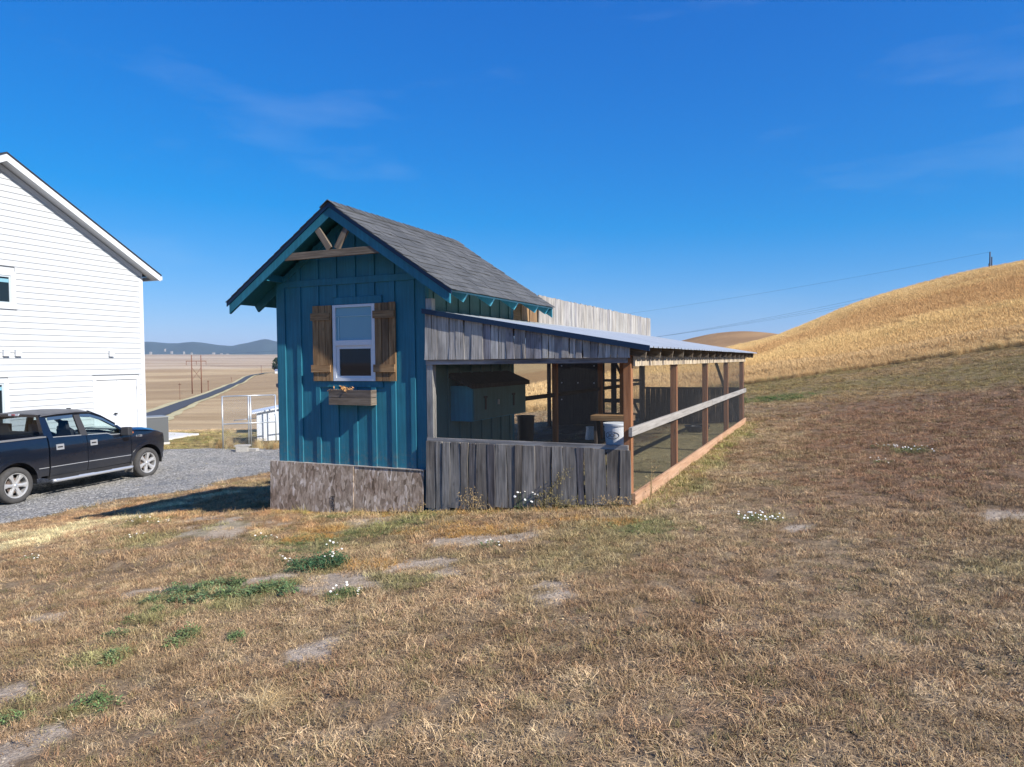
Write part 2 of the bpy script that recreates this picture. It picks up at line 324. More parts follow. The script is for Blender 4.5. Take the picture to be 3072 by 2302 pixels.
def height(X, Y):
    X = np.asarray(X, float); Y = np.asarray(Y, float); shp = X.shape; X = X.ravel(); Y = Y.ravel()
    dx = X-CAM_POS.x; dy = Y-CAM_POS.y; u = dx*cy+dy*sy; v = -dx*sy+dy*cy
    az = np.arctan2(u, v); D = np.hypot(u, v)*np.maximum(np.cos(np.clip(az, -1.2, 1.2)), .35)
    azc = np.clip(az, -.74, .76)
    zf = CAM_POS.z + tps_eval(far_fit, azc*2.2, np.log(np.clip(D, 24, 4200)))*np.maximum(D, 24)
    zf = np.where(D > 4200, zf - 0.0*(D-4200), zf)
    zn = tps_eval(near_fit, np.clip(X, -24, 27), np.clip(Y, -16, 28)); 
    k = sstep(22, 31, D); beh = sstep(1.0, 1.6, np.abs(az)); k = k*(1-beh)
    z = zn*(1-k)+zf*k
    # rounded brown hill far beyond the run
    ca = math.atan((2195-1536)/2132); cxp, cyp = math.sin(ca)*560/math.cos(ca), 560
    hu = u-cxp*1.0; hv = v-cyp
    z = z + 21.5*np.exp(-(hu/62)**2-(hv/110)**2)
    z = z + (fbm(X, Y, .6, 3, 1)-.5)*.10*sstep(60, 12, D)*(1-0) + (fbm(X, Y, .01, 3, 5)-.5)*5*sstep(150, 900, D)
    return z.reshape(shp)
def hz(x, y): return float(height(np.array([x]), np.array([y]))[0])
def uvd(X, Y):
    dx = X-CAM_POS.x; dy = Y-CAM_POS.y; return dx*cy+dy*sy, -dx*sy+dy*cy
def XY(u, v): return CAM_POS.x+u*cy-v*sy, CAM_POS.y+u*sy+v*cy
def px_ray(x, y): return Rv*((x-1536)/2132) - Uv*((y-1151)/2132) + Fv
def ground_at(x, y, lo=2.0, hi=6000):
    """where the sight line towards a point of the photograph meets the ground"""
    r = px_ray(x, y); D = np.exp(np.linspace(math.log(lo), math.log(hi), 1500))
    X = CAM_POS.x+r.x*D; Y = CAM_POS.y+r.y*D; z = CAM_POS.z+r.z*D; h = height(X, Y)
    i = np.argmax(z < h); return (X[i], Y[i], h[i])
GW = [ (2100,1172),(2233,1156),(2400,1134),(2550,1113),(2700,1092),(2850,1070),(2970,1053),(3072,1040),(3300,1012)]
WB = [ground_at(1400, 1262, 14)[:2], ground_at(1600, 1238, 14)[:2], ground_at(1800, 1215, 14)[:2]] + [ground_at(a, b, 14)[:2] for a, b in GW]
WBu = np.array([uvd(*p) for p in WB]); WBa = np.arctan2(WBu[:, 0], WBu[:, 1]); WBd = np.hypot(WBu[:, 0], WBu[:, 1])
def wheat(X, Y):
    """metres beyond the edge of the tall grass (negative on the mown side)"""
    u, v = uvd(X, Y); a = np.arctan2(u, v); d = np.hypot(u, v)
    return d - np.interp(a, WBa, WBd, left=9999, right=WBd[-1])

# ------------------------------------------------------------------ colour zones of the ground
def pgr(L):
    out = []
    for x, y, rx, ry in L:
        g = ground_at(x, y, 1.6); out.append((g[0], g[1], rx, ry))
    return out
GREEN = pgr([(626,1781,.30,.16),(700,1800,.30,.14),(789,1792,.22,.14),(854,1759,.16,.10),(517,1792,.25,.14),(446,1851,.16,.1),(555,1922,.09,.07),(359,1911,.08,.08),(300,1980,.17,.08),(261,2134,.12,.08),(33,2150,.1,.08),(702,1917,.06,.04),
  (955,1699,.26,.13),(1238,1565,.30,.22),(1029,1550,.35,.12),(1149,1590,.4,.2),(1059,1609,.5,.16),(950,1639,.35,.2),(1024,1793,.14,.08),(900,1625,.3,.15),(1934,1585,.35,.2),(2280,1200,1.6,.5),(2350,1195,1.0,.5),(2110,1390,.3,.25),
  (420,1570,.3,.2),(680,1575,.4,.1),(500,1612,.5,.2),(1175,1745,.3,.12),(2272,1558,.2,.1),(2744,1352,.3,.2),(2060,1450,.25,.4),(2180,1300,.4,.6),(800,1600,.2,.2)])
DIRT = pgr([(985,1745,.42,.13),(1060,1755,.25,.1),(1387,1619,.45,.14),(1546,1614,.3,.12),(1248,1694,.25,.09),(1352,1719,.12,.1),(1636,1763,.2,.07),(1666,1793,.14,.07),(940,1952,.12,.07),(675,1585,.55,.28),(590,1560,.5,.2),(816,1737,.3,.08),
  (490,1775,.35,.05),(152,1851,.18,.05),(44,2080,.15,.05),(27,2270,.2,.10),(2392,1585,.14,.05),(3030,1552,.35,.08),(1310,1690,.15,.1),(1130,1560,.4,.12)])
STRAW = pgr([(120,1600,1.2,.35),(330,1560,.9,.25),(20,1640,.8,.4),(500,1520,.5,.2),(620,1490,.6,.2)])
def patch(L, X, Y, sharp=1.0, seed=0, jag=.6):
    n = fbm(X, Y, 4.5, 5, seed); f = np.zeros_like(X)
    for x, y, rx, ry in L:
        u, v = uvd(X, Y); u0, v0 = uvd(x, y); ry2 = ry*2.2
        q = np.sqrt(((u-u0)/rx)**2+((v-v0)/ry2)**2); f = np.maximum(f, sstep(1.1, .75, q + (n-.5)*4.2*jag))
    return f
GPOLY = [(-11.0,-30),(-10.2,-4),(-9.62,.4),(-9.05,6.9),(-9.6,9.5),(-12.4,11.3),(-14.6,11.6),(-16.4,10.3),(-20,10.2),(-20,-30)]
def in_gravel(X, Y):
    """signed: >0 inside the gravel yard, about metres"""
    n1 = (fbm(X, Y, .9, 4, 3)-.5)*1.3
    xb = np.interp(Y, [-30,-4,.4,6.9,9.5,12], [-11,-10.2,-9.62,-9.05,-9.4,-11.5]); a = xb - X
    u, v = uvd(X, Y); b = 25.2 - v
    return np.minimum(a, b) + n1
def c3(*a): return np.array(a, float)
def lerp(a, b, t): return a*(1-t[..., None]) + b*t[..., None]
def ground_color(X, Y, veg=False):
    c = ground_color0(X, Y, veg)*(1.74 if veg else 1.15); m_ = c.mean(-1, keepdims=True); d = np.hypot(X-CAM_POS.x, Y-CAM_POS.y)[..., None]; k = np.where(d < 40, .10, 0.0)
    return np.clip(c*(1-k)+m_*k, 0, .72)
def ground_color0(X, Y, veg=False):
    u, v = uvd(X, Y); D = np.hypot(u, v); az = np.arctan2(u, v)
    n1 = fbm(X, Y, .35, 4, 2); n2 = fbm(X, Y, 1.7, 4, 4); n3 = fbm(X, Y, 6.0, 3, 6)
    base = lerp(c3(.235,.158,.088), c3(.285,.205,.118), sstep(.3, .7, n1))
    base = lerp(base, c3(.185,.115,.062), sstep(.45, .7, n2)*.55)
    base = lerp(base, c3(.36,.275,.165), sstep(.58, .8, n3)*.5)
    base = lerp(base, c3(.16,.15,.06), sstep(.56, .75, fbm(X, Y, .8, 4, 9))*.45)
    # orange-brown growth by the coop and down the slope to the yard
    orange = np.exp(-((Y-.2+.25*X)/2.0)**2)*sstep(2.5, -1.5, X)*sstep(-10, -8, X)
    base = lerp(base, c3(.34,.17,.065), orange*sstep(.35,.65,n2)*.75)
    # purple-brown cast of the slope east of the run, olive-brown lawn beyond it
    red = sstep(3.2, 5.0, X+(n2-.5)*3)*sstep(-1.5, 1.5, Y+(n1-.5)*5)*sstep(19.5, 15.5, Y+(n2-.5)*5+X*.25)
    base = lerp(base, lerp(c3(.165,.085,.050), c3(.20,.120,.066), n3), red*.88)
    lawn = sstep(14.5, 17.5, Y+(n2-.5)*3+X*.25)*sstep(-8, -4, X); base = lerp(base, lerp(c3(.27,.185,.085), c3(.20,.155,.06), sstep(.3,.7,fbm(X,Y,.25,3,12))), lawn)
    left = sstep(-9, -11, X)*(D < 36); base = lerp(base, lerp(c3(.17,.165,.05), c3(.30,.235,.10), sstep(.35,.7,n2)), left*1.0)
    base = lerp(base, c3(.50,.40,.22), patch(STRAW, X, Y, seed=3)*.85)
    d = patch(DIRT, X, Y, seed=7)
    if not veg: base = lerp(lerp(c3(.20,.135,.08), c3(.30,.215,.135), sstep(.3,.7,n3)), base, np.clip(.35+.5*sstep(.35,.6,n3), 0, 1)*(D < 60)+(D >= 60)*1.0)
    base = lerp(base, lerp(c3(.36,.28,.20), c3(.46,.365,.27), n3), d*(0.95 if not veg else .3))
    g = patch(GREEN, X, Y, seed=5)
    base = lerp(base, lerp(c3(.06,.11,.030), c3(.13,.16,.045), n3), g*(.5 if veg else .25))
    # dark soil under run and coop; grassy east strip painted lighter as sunlit
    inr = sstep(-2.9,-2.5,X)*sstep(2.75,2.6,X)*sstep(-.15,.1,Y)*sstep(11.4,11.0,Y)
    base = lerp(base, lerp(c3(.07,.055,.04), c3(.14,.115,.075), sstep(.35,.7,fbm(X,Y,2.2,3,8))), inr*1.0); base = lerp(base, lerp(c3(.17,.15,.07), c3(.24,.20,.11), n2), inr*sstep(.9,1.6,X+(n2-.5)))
    # tall grass hill
    wd = wheat(X, Y); wf = sstep(-.2, .3, wd)*(az > -.15)
    hb = sstep(24, 34, wd+(n1-.5)*16)*sstep(60, 44, wd+(n1-.5)*16); gold = lerp(c3(.50,.365,.175), c3(.56,.425,.215), sstep(.3,.7,fbm(X,Y,.06,3,11)))
    hc = lerp(gold, c3(.40,.245,.115), hb*.8); hc = lerp(hc, c3(.50,.37,.19), sstep(48,66,wd)*.7)
    hc = lerp(hc, c3(.38,.235,.11), sstep(.5,.7,fbm(u*.4, v*1.6, .07, 3, 21))*.4); hm_ = hc.mean(-1, keepdims=True); hc = hc*np.array([.69,.655,.60])
    base = lerp(base, hc, wf)
    # far fields: stubble and tilled land in bands
    ff = sstep(33, 36, D+(n2-.5)*1.5)*(az <= -.02) + ((D > 230) & (az > -.02))
    w1 = fbm(X, Y, .006, 3, 31); w2 = fbm(u*.35, v, .035, 4, 32)
    f1 = lerp(c3(.34,.24,.135), c3(.46,.34,.20), sstep(.3,.7,w2)); f1 = lerp(f1, c3(.29,.20,.115), sstep(.52,.7,w1)*.7)
    stripe = .5+.5*np.sin((X*.35+Y*.94)*2*np.pi/9.0+fbm(X,Y,.02,3,33)*9); f1 = f1*(1-.10*(stripe*(D<600)))[...,None]
    f2 = lerp(c3(.46,.36,.25), c3(.36,.26,.17), sstep(.35,.65,fbm(u*.3, v, .0045, 4, 34)))
    f2 = lerp(f2, c3(.25,.23,.10), sstep(.62,.7,fbm(X,Y,.003,3,35))*.4)
    f1 = lerp(f1, f2, sstep(960, 1060, D)); base = lerp(base, f1, np.clip(ff, 0, 1).astype(float))
    hill = (np.exp(-((u-173)/80)**2-((v-560)/140)**2) > .25)*1.0; base = lerp(base, lerp(c3(.34,.21,.105), c3(.27,.165,.085), sstep(.4,.6,fbm(u*.5,v,.05,3,36))), hill)
    return base
def col_attr(me, cols, name='tint'):
    a = me.color_attributes.new(name, 'FLOAT_COLOR', 'POINT'); buf = np.ones((len(cols), 4)); buf[:, :3] = cols; a.data.foreach_set('color', buf.ravel())
def grid_mesh(name, X, Y, Z, mat, smooth=True):
    n, m = X.shape; V = np.stack([X, Y, Z], -1).reshape(-1, 3); i = np.arange(n*m).reshape(n, m)
    F = np.stack([i[:-1, :-1], i[:-1, 1:], i[1:, 1:], i[1:, :-1]], -1).reshape(-1, 4)
    me = bpy.data.meshes.new(name); me.vertices.add(len(V)); me.vertices.foreach_set('co', V.ravel()); me.loops.add(F.size); me.loops.foreach_set('vertex_index', F.ravel())
    me.polygons.add(len(F)); me.polygons.foreach_set('loop_start', np.arange(0, F.size, 4)); me.update(calc_edges=True); me.validate()
    me.polygons.foreach_set('use_smooth', [smooth]*len(me.polygons)); me.materials.append(mat); return me
def ground_mat():
    m, nt, b = new_mat('dry_ground'); at = N(nt, 'ShaderNodeAttribute', attribute_name='tint'); ge = N(nt, 'ShaderNodeNewGeometry'); co = ge.outputs['Position']
    n1 = noise(nt, co, 42, 5, .7); n2 = noise(nt, co, 9, 5, .65); n3 = noise(nt, co, 1.2, 4, .6)
    c = mixc(nt, 1, at.outputs['Color'], ramp(nt, n1, [(.25, (.5, .48, .46)), (.5, (1, 1, 1)), (.75, (1.35, 1.35, 1.32))]), 'MULTIPLY')
    c = mixc(nt, 1, c, ramp(nt, n2, [(.3, (.75, .74, .72)), (.7, (1.15,)*3)]), 'MULTIPLY')
    c = mixc(nt, 1, c, ramp(nt, n3, [(.3, (.9,)*3), (.7, (1.08,)*3)]), 'MULTIPLY')
    nt.links.new(c, b.inputs['Base Color']); b.inputs['Roughness'].default_value = 1; b.inputs['Specular IOR Level'].default_value = .05
    s = N(nt, 'ShaderNodeMath', operation='ADD'); nt.links.new(n1, s.inputs[0]); nt.links.new(n2, s.inputs[1]); bump(nt, b, s.outputs[0], .7, .03); return m
azs = np.concatenate([np.linspace(-180, -50, 40)[:-1], np.linspace(-50, 50, 460), np.linspace(50, 180, 40)[1:]])*math.pi/180
Ds = np.concatenate([np.linspace(.05, 1.4, 6), np.exp(np.linspace(math.log(1.5), math.log(12000), 420))])
A, DD = np.meshgrid(azs, Ds, indexing='ij'); gX = CAM_POS.x + DD*np.sin(A)*cy - DD*np.cos(A)*sy; gY = CAM_POS.y + DD*np.sin(A)*sy + DD*np.cos(A)*cy
gZ = height(gX, gY)
wdm = wheat(gX, gY); gZ = gZ + 0.0
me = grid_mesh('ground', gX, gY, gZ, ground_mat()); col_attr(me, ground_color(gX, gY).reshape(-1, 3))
tag(obj('ground', me), kind='structure')

# gravel yard
def gravel_mat():
    m, nt, b = new_mat('gravel'); ge = N(nt, 'ShaderNodeNewGeometry'); co = ge.outputs['Position']
    vo = N(nt, 'ShaderNodeTexVoronoi'); vo.inputs['Scale'].default_value = 26; nt.links.new(co, vo.inputs['Vector'])
    c = ramp(nt, vo.outputs['Color'], [(0, (.09,.087,.082)), (.5, (.225,.217,.205)), (.85, (.38,.368,.35)), (1, (.58,.57,.55))])
    c = mixc(nt, 1, c, ramp(nt, noise(nt, co, .8, 5, .65), [(.35, (.72,.74,.76)), (.65, (1.25, 1.2, 1.12))]), 'MULTIPLY')
    c = mixc(nt, ramp(nt, noise(nt, co, 1.5, 5, .7), [(.62, (0,0,0)), (.72, (.8,.8,.8))]), c, (.16, .14, .07))
    nt.links.new(c, b.inputs['Base Color']); b.inputs['Roughness'].default_value = .95; bump(nt, b, vo.outputs['Distance'], .9, .03); return m
xs = np.arange(-26, -7.8, .11); ys = np.arange(-14, 14.5, .11); GX, GY = np.meshgrid(xs, ys, indexing='ij'); gi = in_gravel(GX, GY)
GZ = height(GX, GY) + .035*sstep(-.05, .25, gi) - .012 + (fbm(GX, GY, 6, 2, 40)-.5)*.02
me = grid_mesh('gravel_yard', GX, GY, GZ, gravel_mat(), False)
bm = bmesh.new(); bm.from_mesh(me); bm.verts.ensure_lookup_table(); gif = gi.ravel(); dele = [v for v in bm.verts if gif[v.index] < -.05]; bmesh.ops.delete(bm, geom=dele, context='VERTS'); bm.to_mesh(me); bm.free()
obj('gravel_yard', me, kind='structure')

# country road through the fields
road_px = [(405,1262),(440,1251),(480,1239),(530,1221),(570,1205),(620,1189),(655,1175),(700,1155),(735,1138),(760,1127),(790,1121),(830,1119)]
rc = [Vector((*ground_at(x, y, 40)[:2], 0)) for x, y in road_px]; rc = [rc[0]+(rc[0]-rc[1])*.8] + rc
def resample(P, n):
    P = np.array([(p.x, p.y) for p in P]); d = np.concatenate([[0], np.cumsum(np.linalg.norm(np.diff(P, axis=0), axis=1))]); t = np.linspace(0, d[-1], n)
    q = np.stack([np.interp(t, d, P[:, 0]), np.interp(t, d, P[:, 1])], 1)
    for _ in range(12): q[1:-1] = (q[:-2]+q[2:]+2*q[1:-1])/4
    return q
rq = resample(rc, 160); rt = np.gradient(rq, axis=0); rt /= np.linalg.norm(rt, axis=1)[:, None]; rn = np.stack([rt[:, 1], -rt[:, 0]], 1)
def strip(name, offs, lift, mat, cols=None, kind='structure', jit=0):
    o = np.array(offs); jit_a = (fbm(rq[:, 0], rq[:, 1], .05, 3, 50)[:, None]-.5)*jit*np.linspace(1, 1, len(o)); X = rq[:, 0:1]+rn[:, 0:1]*(o+jit_a); Y = rq[:, 1:2]+rn[:, 1:2]*(o+jit_a)
    return obj(name, grid_mesh(name, X, Y, height(X, Y)+lift*np.hypot(X-CAM_POS.x, Y-CAM_POS.y)*.001, mat), kind=kind)
W['asphalt'] = plain('asphalt', (.055, .057, .062), .9, var=.15, sc=1)
W['verge'] = plain('pale_verge_grass', (.47, .40, .21), 1, var=.35, sc=.35)
RW = 2.4
strip('road', np.linspace(-RW, RW, 5), .9, W['asphalt'])
strip('verge', np.linspace(-RW-2.4, -RW+.5, 6), .5, W['verge'], jit=1.2)
strip('verge', np.linspace(RW-.3, RW+1.5, 6), .5, W['verge'], jit=1.6)

# mountains: dark wooded ridge
def ridge(name, prof, D, depth, mat, rows=14, base=1075):
    xs = np.array([p[0] for p in prof]); ys = np.array([p[1] for p in prof]); X0 = np.linspace(xs[0], xs[-1], 420); top = np.interp(X0, xs, ys) 
    top = top + (fbm(X0, X0*0, .02, 5, 60)-.5)*5
    V = []
    for r in range(rows):
        q = r/(rows-1); d = D + depth*(q-.5)*2; prof_h = math.cos((q-.5)*math.pi)**.8
        u = (X0-1536)/2132*D; uu = u*(d/D); Hh = ((1084-(X0-1536)*.0105)-top)/2132*D
        rid = (fbm(uu, uu*0+d, .0012, 4, 61)-.5)*.35*math.sin(q*math.pi)*np.abs(Hh)
        z = CAM_POS.z + Hh*prof_h + rid*(q < .49) - 60*(1-prof_h)
        V.append((uu, np.full_like(uu, d), z))
    U = np.stack([v[0] for v in V], 1); Vv = np.stack([v[1] for v in V], 1); Z = np.stack([v[2] for v in V], 1)
    X, Y = XY(U, Vv); return obj(name, grid_mesh(name, X, Y, Z, mat), kind='structure')
W['forest'] = plain('wooded_slope', (.028, .044, .042), 1, var=.35, sc=.004)
ridge('mountains', [(-900,1040),(0,1032),(300,1026),(432,1027),(483,1031),(525,1030),(583,1027),(622,1031),(650,1036),(694,1041),(725,1037),(758,1031),(802,1023),(830,1028),(900,1042),(1100,1055),(1500,1062),(1900,1055),(2150,1045),(2230,1030),(2275,1013),(2300,1007),(2392,993),(2500,985),(2700,990),(3000,1000),(3600,1020)], 8500, 900, W['forest'])

# ================================================================== THE BLUE COOP
OX = -1.22; RID = 4.04; SL = .674; sa = math.atan(SL)
def roofz(x): return RID - SL*abs(x-OX)
coop = thing('chicken_coop', (OX, 0, 0), 'teal board and batten chicken coop with grey shingled gable roof and white window', 'chicken coop')
NY = Vector((0,-1,0))
# walls
def gable_wall(y0, y1, name, mat):
    v = [(-2.44,0.03),(0,0.03),(0,roofz(0)-.12),(OX,RID-.12),(-2.44,roofz(-2.44)-.12)]
    V = [(x, y0, z) for x, z in v] + [(x, y1, z) for x, z in v]
    return obj(name, mesh_from(name, V, [(0,1,2,3,4),(9,8,7,6,5)] + [(i+5, (i+1)%5+5, (i+1)%5, i) for i in range(5)], mat), coop)
gable_wall(0, .09, 'front_wall', W['teal']); gable_wall(2.66, 2.75, 'rear_wall', W['teal'])
MB().box((-2.44,.09,.03),(-2.35,2.66,roofz(-2.44)-.12)).build('side_wall', W['muted_teal'], coop)
MB().box((-.09,.09,.03),(0,2.66,roofz(0)-.12)).build('side_wall', W['muted_teal'], coop)
MB().box((-2.35,.09,.2),(-.09,2.66,.26)).build('floor', W['dark'], coop)
# battens of the front
def top_at(x): return roofz(x)-.125
for xr in (-2.016,-1.699,-1.39,-1.076,-.772,-.457,-.154):
    xc = xr-.037; t0 = top_at(xc)
    spans = [(.56, t0)] 
    if -1.5 < xc < -.7: spans = [(.56, 1.62), (2.842, 3.013), (3.107, t0)]
    elif -1.85 < xc < -.4: spans = [(.56, 1.70 if xc < -.6 else 1.70), (2.745, 3.013), (3.107, t0)]
    elif t0 > 3.107: spans = [(.56, 3.013), (3.107, t0)]
    for a, b in spans:
        if b-a > .03: beam('batten', (xc,-.0095,a), (xc,-.0095,b), .075, .019, NY, W['teal'], coop)
beam('corner_board', (-2.37,-.010,.56), (-2.37,-.010,top_at(-2.37)), .14, .02, NY, W['teal'], coop)
beam('corner_board', (-2.45,.05,.56), (-2.45,.05,top_at(-2.44)), .12, .02, Vector((-1,0,0)), W['teal'], coop)
beam('trim_board', (-2.30,-.010,3.06), (-.145,-.010,3.06), .09, .02, NY, W['teal'], coop)
beam('trim_board', (-1.43,-.010,2.79), (-.657,-.010,2.79), .10, .02, NY, W['teal'], coop)
beam('trim_board', (-1.76,-.010,1.66), (-.657,-.010,1.66), .08, .02, NY, W['teal'], coop)
for sx in (-1, 1):
    a = (OX+sx*.02, -.010, top_at(OX+sx*.02)-.05); b = (OX+sx*1.20, -.010, top_at(OX+sx*1.20)-.05)
    beam('frieze_board', a, b, .08, .016, NY, W['teal'], coop)
# battens of the east side
for y in [.259+.335*i for i in range(8)]:
    beam('batten', (.0095,y-.03,.1), (.0095,y-.03,roofz(0)-.13), .06, .019, Vector((1,0,0)), W['muted_teal'], coop)
# roof deck
def roof_slab(sx, y0, y1, x0, x1, up, th, name, mat):
    n = Vector((sx*math.sin(sa), 0, math.cos(sa)))
    a = Vector((OX+sx*x0, 0, roofz(OX+sx*x0))); b = Vector((OX+sx*x1, 0, roofz(OX+sx*x1)))
    P = [a+n*up, b+n*up, b+n*(up-th), a+n*(up-th)]
    V = [(p.x, y0, p.z) for p in P] + [(p.x, y1, p.z) for p in P]
    return MB().hexa([V[3],V[2],V[6],V[7],V[0],V[1],V[5],V[4]]).build(name, mat, coop)
for sx in (-1, 1):
    roof_slab(sx, -.36, 3.08, .0, 1.80, -.012, .022, 'roof_deck', W['teal'])
    for i, y in enumerate((.13,.917,1.714,2.5,2.95)):
        n = Vector((sx*math.sin(sa), 0, math.cos(sa)))
        if i in (0, 4):
            a = Vector((OX+sx*.03, y, roofz(OX+sx*.03)))-n*.095
        else: a = Vector((OX+sx*1.22, y, roofz(OX+sx*1.22)))-n*.095
        b = Vector((OX+sx*1.785, y, roofz(OX+sx*1.785)))-n*.095
        beam('rafter_tail', a, b, .12, .038, (0,-1,0), W['teal_bright' if sx > 0 else 'teal'], coop)  # sun side tails lighter: sunlight put into their colour
    # rake board and metal edge
    n = Vector((sx*math.sin(sa), 0, math.cos(sa)))
    def pt(x, dz, y): q = Vector((OX+sx*x, y, roofz(OX+sx*x))); return q - Vector((0,0,dz))
    V = []
    for y in (-.355, -.318):
        V += [pt(.0,.03,y), pt(1.775,.03,y), pt(1.775,.185,y), pt(0,.185,y)]
    MB().hexa([V[3],V[2],V[6],V[7],V[0],V[1],V[5],V[4]]).build('rake_board', W['teal'], coop)
    V = []
    for y in (-.372, -.356):
        V += [pt(.0,-.002,y), pt(1.81,-.002,y), pt(1.81,.058,y), pt(0,.058,y)]
    MB().hexa([V[3],V[2],V[6],V[7],V[0],V[1],V[5],V[4]]).build('metal_edge', W['flash'], coop)
    V = []
    for y in (3.05, 3.085):
        V += [pt(.0,.03,y), pt(1.775,.03,y), pt(1.775,.185,y), pt(0,.185,y)]
    MB().hexa([V[3],V[2],V[6],V[7],V[0],V[1],V[5],V[4]]).build('rake_board', W['teal'], coop)
    for x in (.0,) if False else (1.12,):
        q = pt(x, .15, 0); beam('lookout', (q.x, -.32, q.z), (q.x, 0, q.z), .09, .038, (1,0,0), W['teal'], coop)
# gable truss of rough timber
def tb(x0, z0, x1, z1, wd, y=-.335, th=.038): return beam('truss_timber', (x0,y,z0), (x1,y,z1), wd, th, NY, W['box'], coop)
tb(-2.06,3.383,-.39,3.383,.095, -.33)
tb(-1.235,3.44,-1.475,3.77,.085, -.327); tb(-1.125,3.44,-.91,3.77,.085, -.327)
# shingles
def shingle_me(wd, Lc=.28, th=.007):
    a = wd/2; V = [(-a,0,0),(a,0,0),(a,Lc,-.0),(-a,Lc,-.0),(-a,0,th),(a,0,th),(a,Lc,.0015),(-a,Lc,.0015)]
    return mesh_from('shingle', V, BF, W['shingle'])
SH = [shingle_me(x) for x in (.14,.19,.24,.29)]
def slope_mat(sx, y, s, lift=.0, tilt=0):
    """frame on the roof plane: local y runs up the slope"""
    up = Vector((-sx*math.cos(sa), 0, math.sin(sa))); n = Vector((sx*math.sin(sa), 0, math.cos(sa))); x = up.cross(n)
    o = Vector((OX+sx*1.815, y, roofz(OX+sx*1.815))) + up*s + n*lift
    m = Matrix((x, up, n)).transposed().to_4x4(); m.translation = o; return m
exp_ = .136; nc = 16
other = MB()
for sx in (1, -1):
    for c in range(nc):
        y = -.385 - random.uniform(0, .2)
        while y < 3.10:
            k = random.randrange(4); wd = (.14,.19,.24,.29)[k]; y0 = max(y, -.385); y1 = min(y+wd, 3.105)
            if y1-y0 > .03:
                lift = -.010 + .004*random.random() + (.004 if k % 2 else 0)
                if sx > 0:
                    Lc = min(.28, 2.175-c*exp_); me = SH[k] if (y1-y0) > wd-.001 and Lc > .279 else shingle_me(y1-y0-.002, Lc)
                    o = obj('shingle', me, coop, slope_mat(1, (y0+y1)/2, c*exp_, lift+.012) @ Matrix.Rotation(-.028, 4, 'X'))
                else:
                    Lc = min(.28, 2.175-c*exp_); m = slope_mat(-1, (y0+y1)/2, c*exp_, lift+.012) @ Matrix.Rotation(-.028, 4, 'X'); a = (y1-y0)/2-.001
                    other.hexa([m @ Vector(p) for p in [(-a,0,0),(a,0,0),(a,Lc,0),(-a,Lc,0),(-a,0,.007),(a,0,.007),(a,Lc,.0015),(-a,Lc,.0015)]])
            y += wd+.002
tag(other.build('shingle_courses', W['shingle'], coop), kind='stuff')
capv = []
for q, zz in ((0, 0), (1, .012)):
    for x, z in ((-.13, -.088), (0, 0), (.13, -.088)): capv.append((x, q*-.24, z+zz*1.0))
    for x, z in ((-.13, -.096), (0, -.009), (.13, -.096)): capv.append((x, q*-.24, z+zz*1.0))
capme = mesh_from('ridge_cap', capv, [(0,1,7,6),(1,2,8,7),(3,9,10,4),(4,10,11,5),(6,7,10,9),(7,8,11,10),(0,3,4,1),(1,4,5,2),(0,6,9,3),(2,5,11,8)], W['shingle'])
for i in range(25):
    obj('ridge_cap', capme, coop, Matrix.Translation((OX, -.15+.137*i, RID+.022+random.uniform(-.002,.003))))
# window
win = MB().box((-1.453,-.035,1.705),(-1.405,.0,2.735)).box((-.812,-.035,1.705),(-.762,.0,2.735)).box((-1.405,-.035,2.70),(-.812,0,2.735)).box((-1.405,-.035,1.705),(-.812,0,1.75)).box((-1.405,-.040,2.185),(-.812,0,2.255)).build('window', W['white'], coop)
MB().box((-1.405,-.016,2.255),(-.812,-.010,2.70)).build('pane', W['glass_pale'], win)
MB().box((-1.405,-.024,2.575),(-.812,-.018,2.585)).box((-1.365,-.024,2.255),(-1.35,-.018,2.585)).build('inner_frame', plain('pale_teal_frame', (.35,.55,.58), .5), win)
MB().box((-1.405,-.022,1.75),(-1.355,-.004,2.185)).box((-.84,-.022,1.75),(-.812,-.004,2.185)).box((-1.355,-.022,2.14),(-.84,-.004,2.185)).box((-1.355,-.022,1.75),(-.84,-.004,1.775)).build('sash', W['white'], win)
MB().box((-1.355,-.008,1.775),(-.84,-.002,2.14)).build('pane', W['glass_dark'], win)
for (x0, x1) in ((-1.79, -1.465), (-.757, -.432)):
    sh = obj('shutter', MB().box((x0+.01,-.024,1.72),(x1-.01,-.021,2.73)).me('shutter', W['dark']), coop)
    wd = (x1-x0)/3
    for i in range(3):
        xc = x0+wd*(i+.5); zt = 2.74+random.uniform(-.006,.006)
        plank('plank', (xc,-.034,1.705), (xc,-.034,zt), wd-.008, .019, NY, W['brown'], sh, wob=.001)
    for z in (2.585, 1.875):
        plank('crossbar', (x0-.02 if x0 > -1 else x0-.02,-.053,z), ((x1-.02 if x0 < -1 else x1-.01),-.053,z), .10, .019, NY, W['brown'], sh, wob=.001)
# planter under the window
pb = obj('window_box', MB().box((-1.42,-.135,1.40),(-.76,-.022,1.42)).me('window_box', W['box']), coop)
for z in (1.436, 1.539):
    plank('plank', (-1.445,-.142,z), (-.758,-.142,z), .098, .019, NY, W['box'], pb, wob=.001)
    for x in (-.767, -1.436): plank('plank', (x,-.132,z), (x,-.022,z), .098, .019, (1 if x > -1 else -1,0,0), W['box'], pb, wob=.001)
MB().box((-1.42,-.13,1.42),(-.78,-.025,1.56)).build('soil', W['dark'], pb)
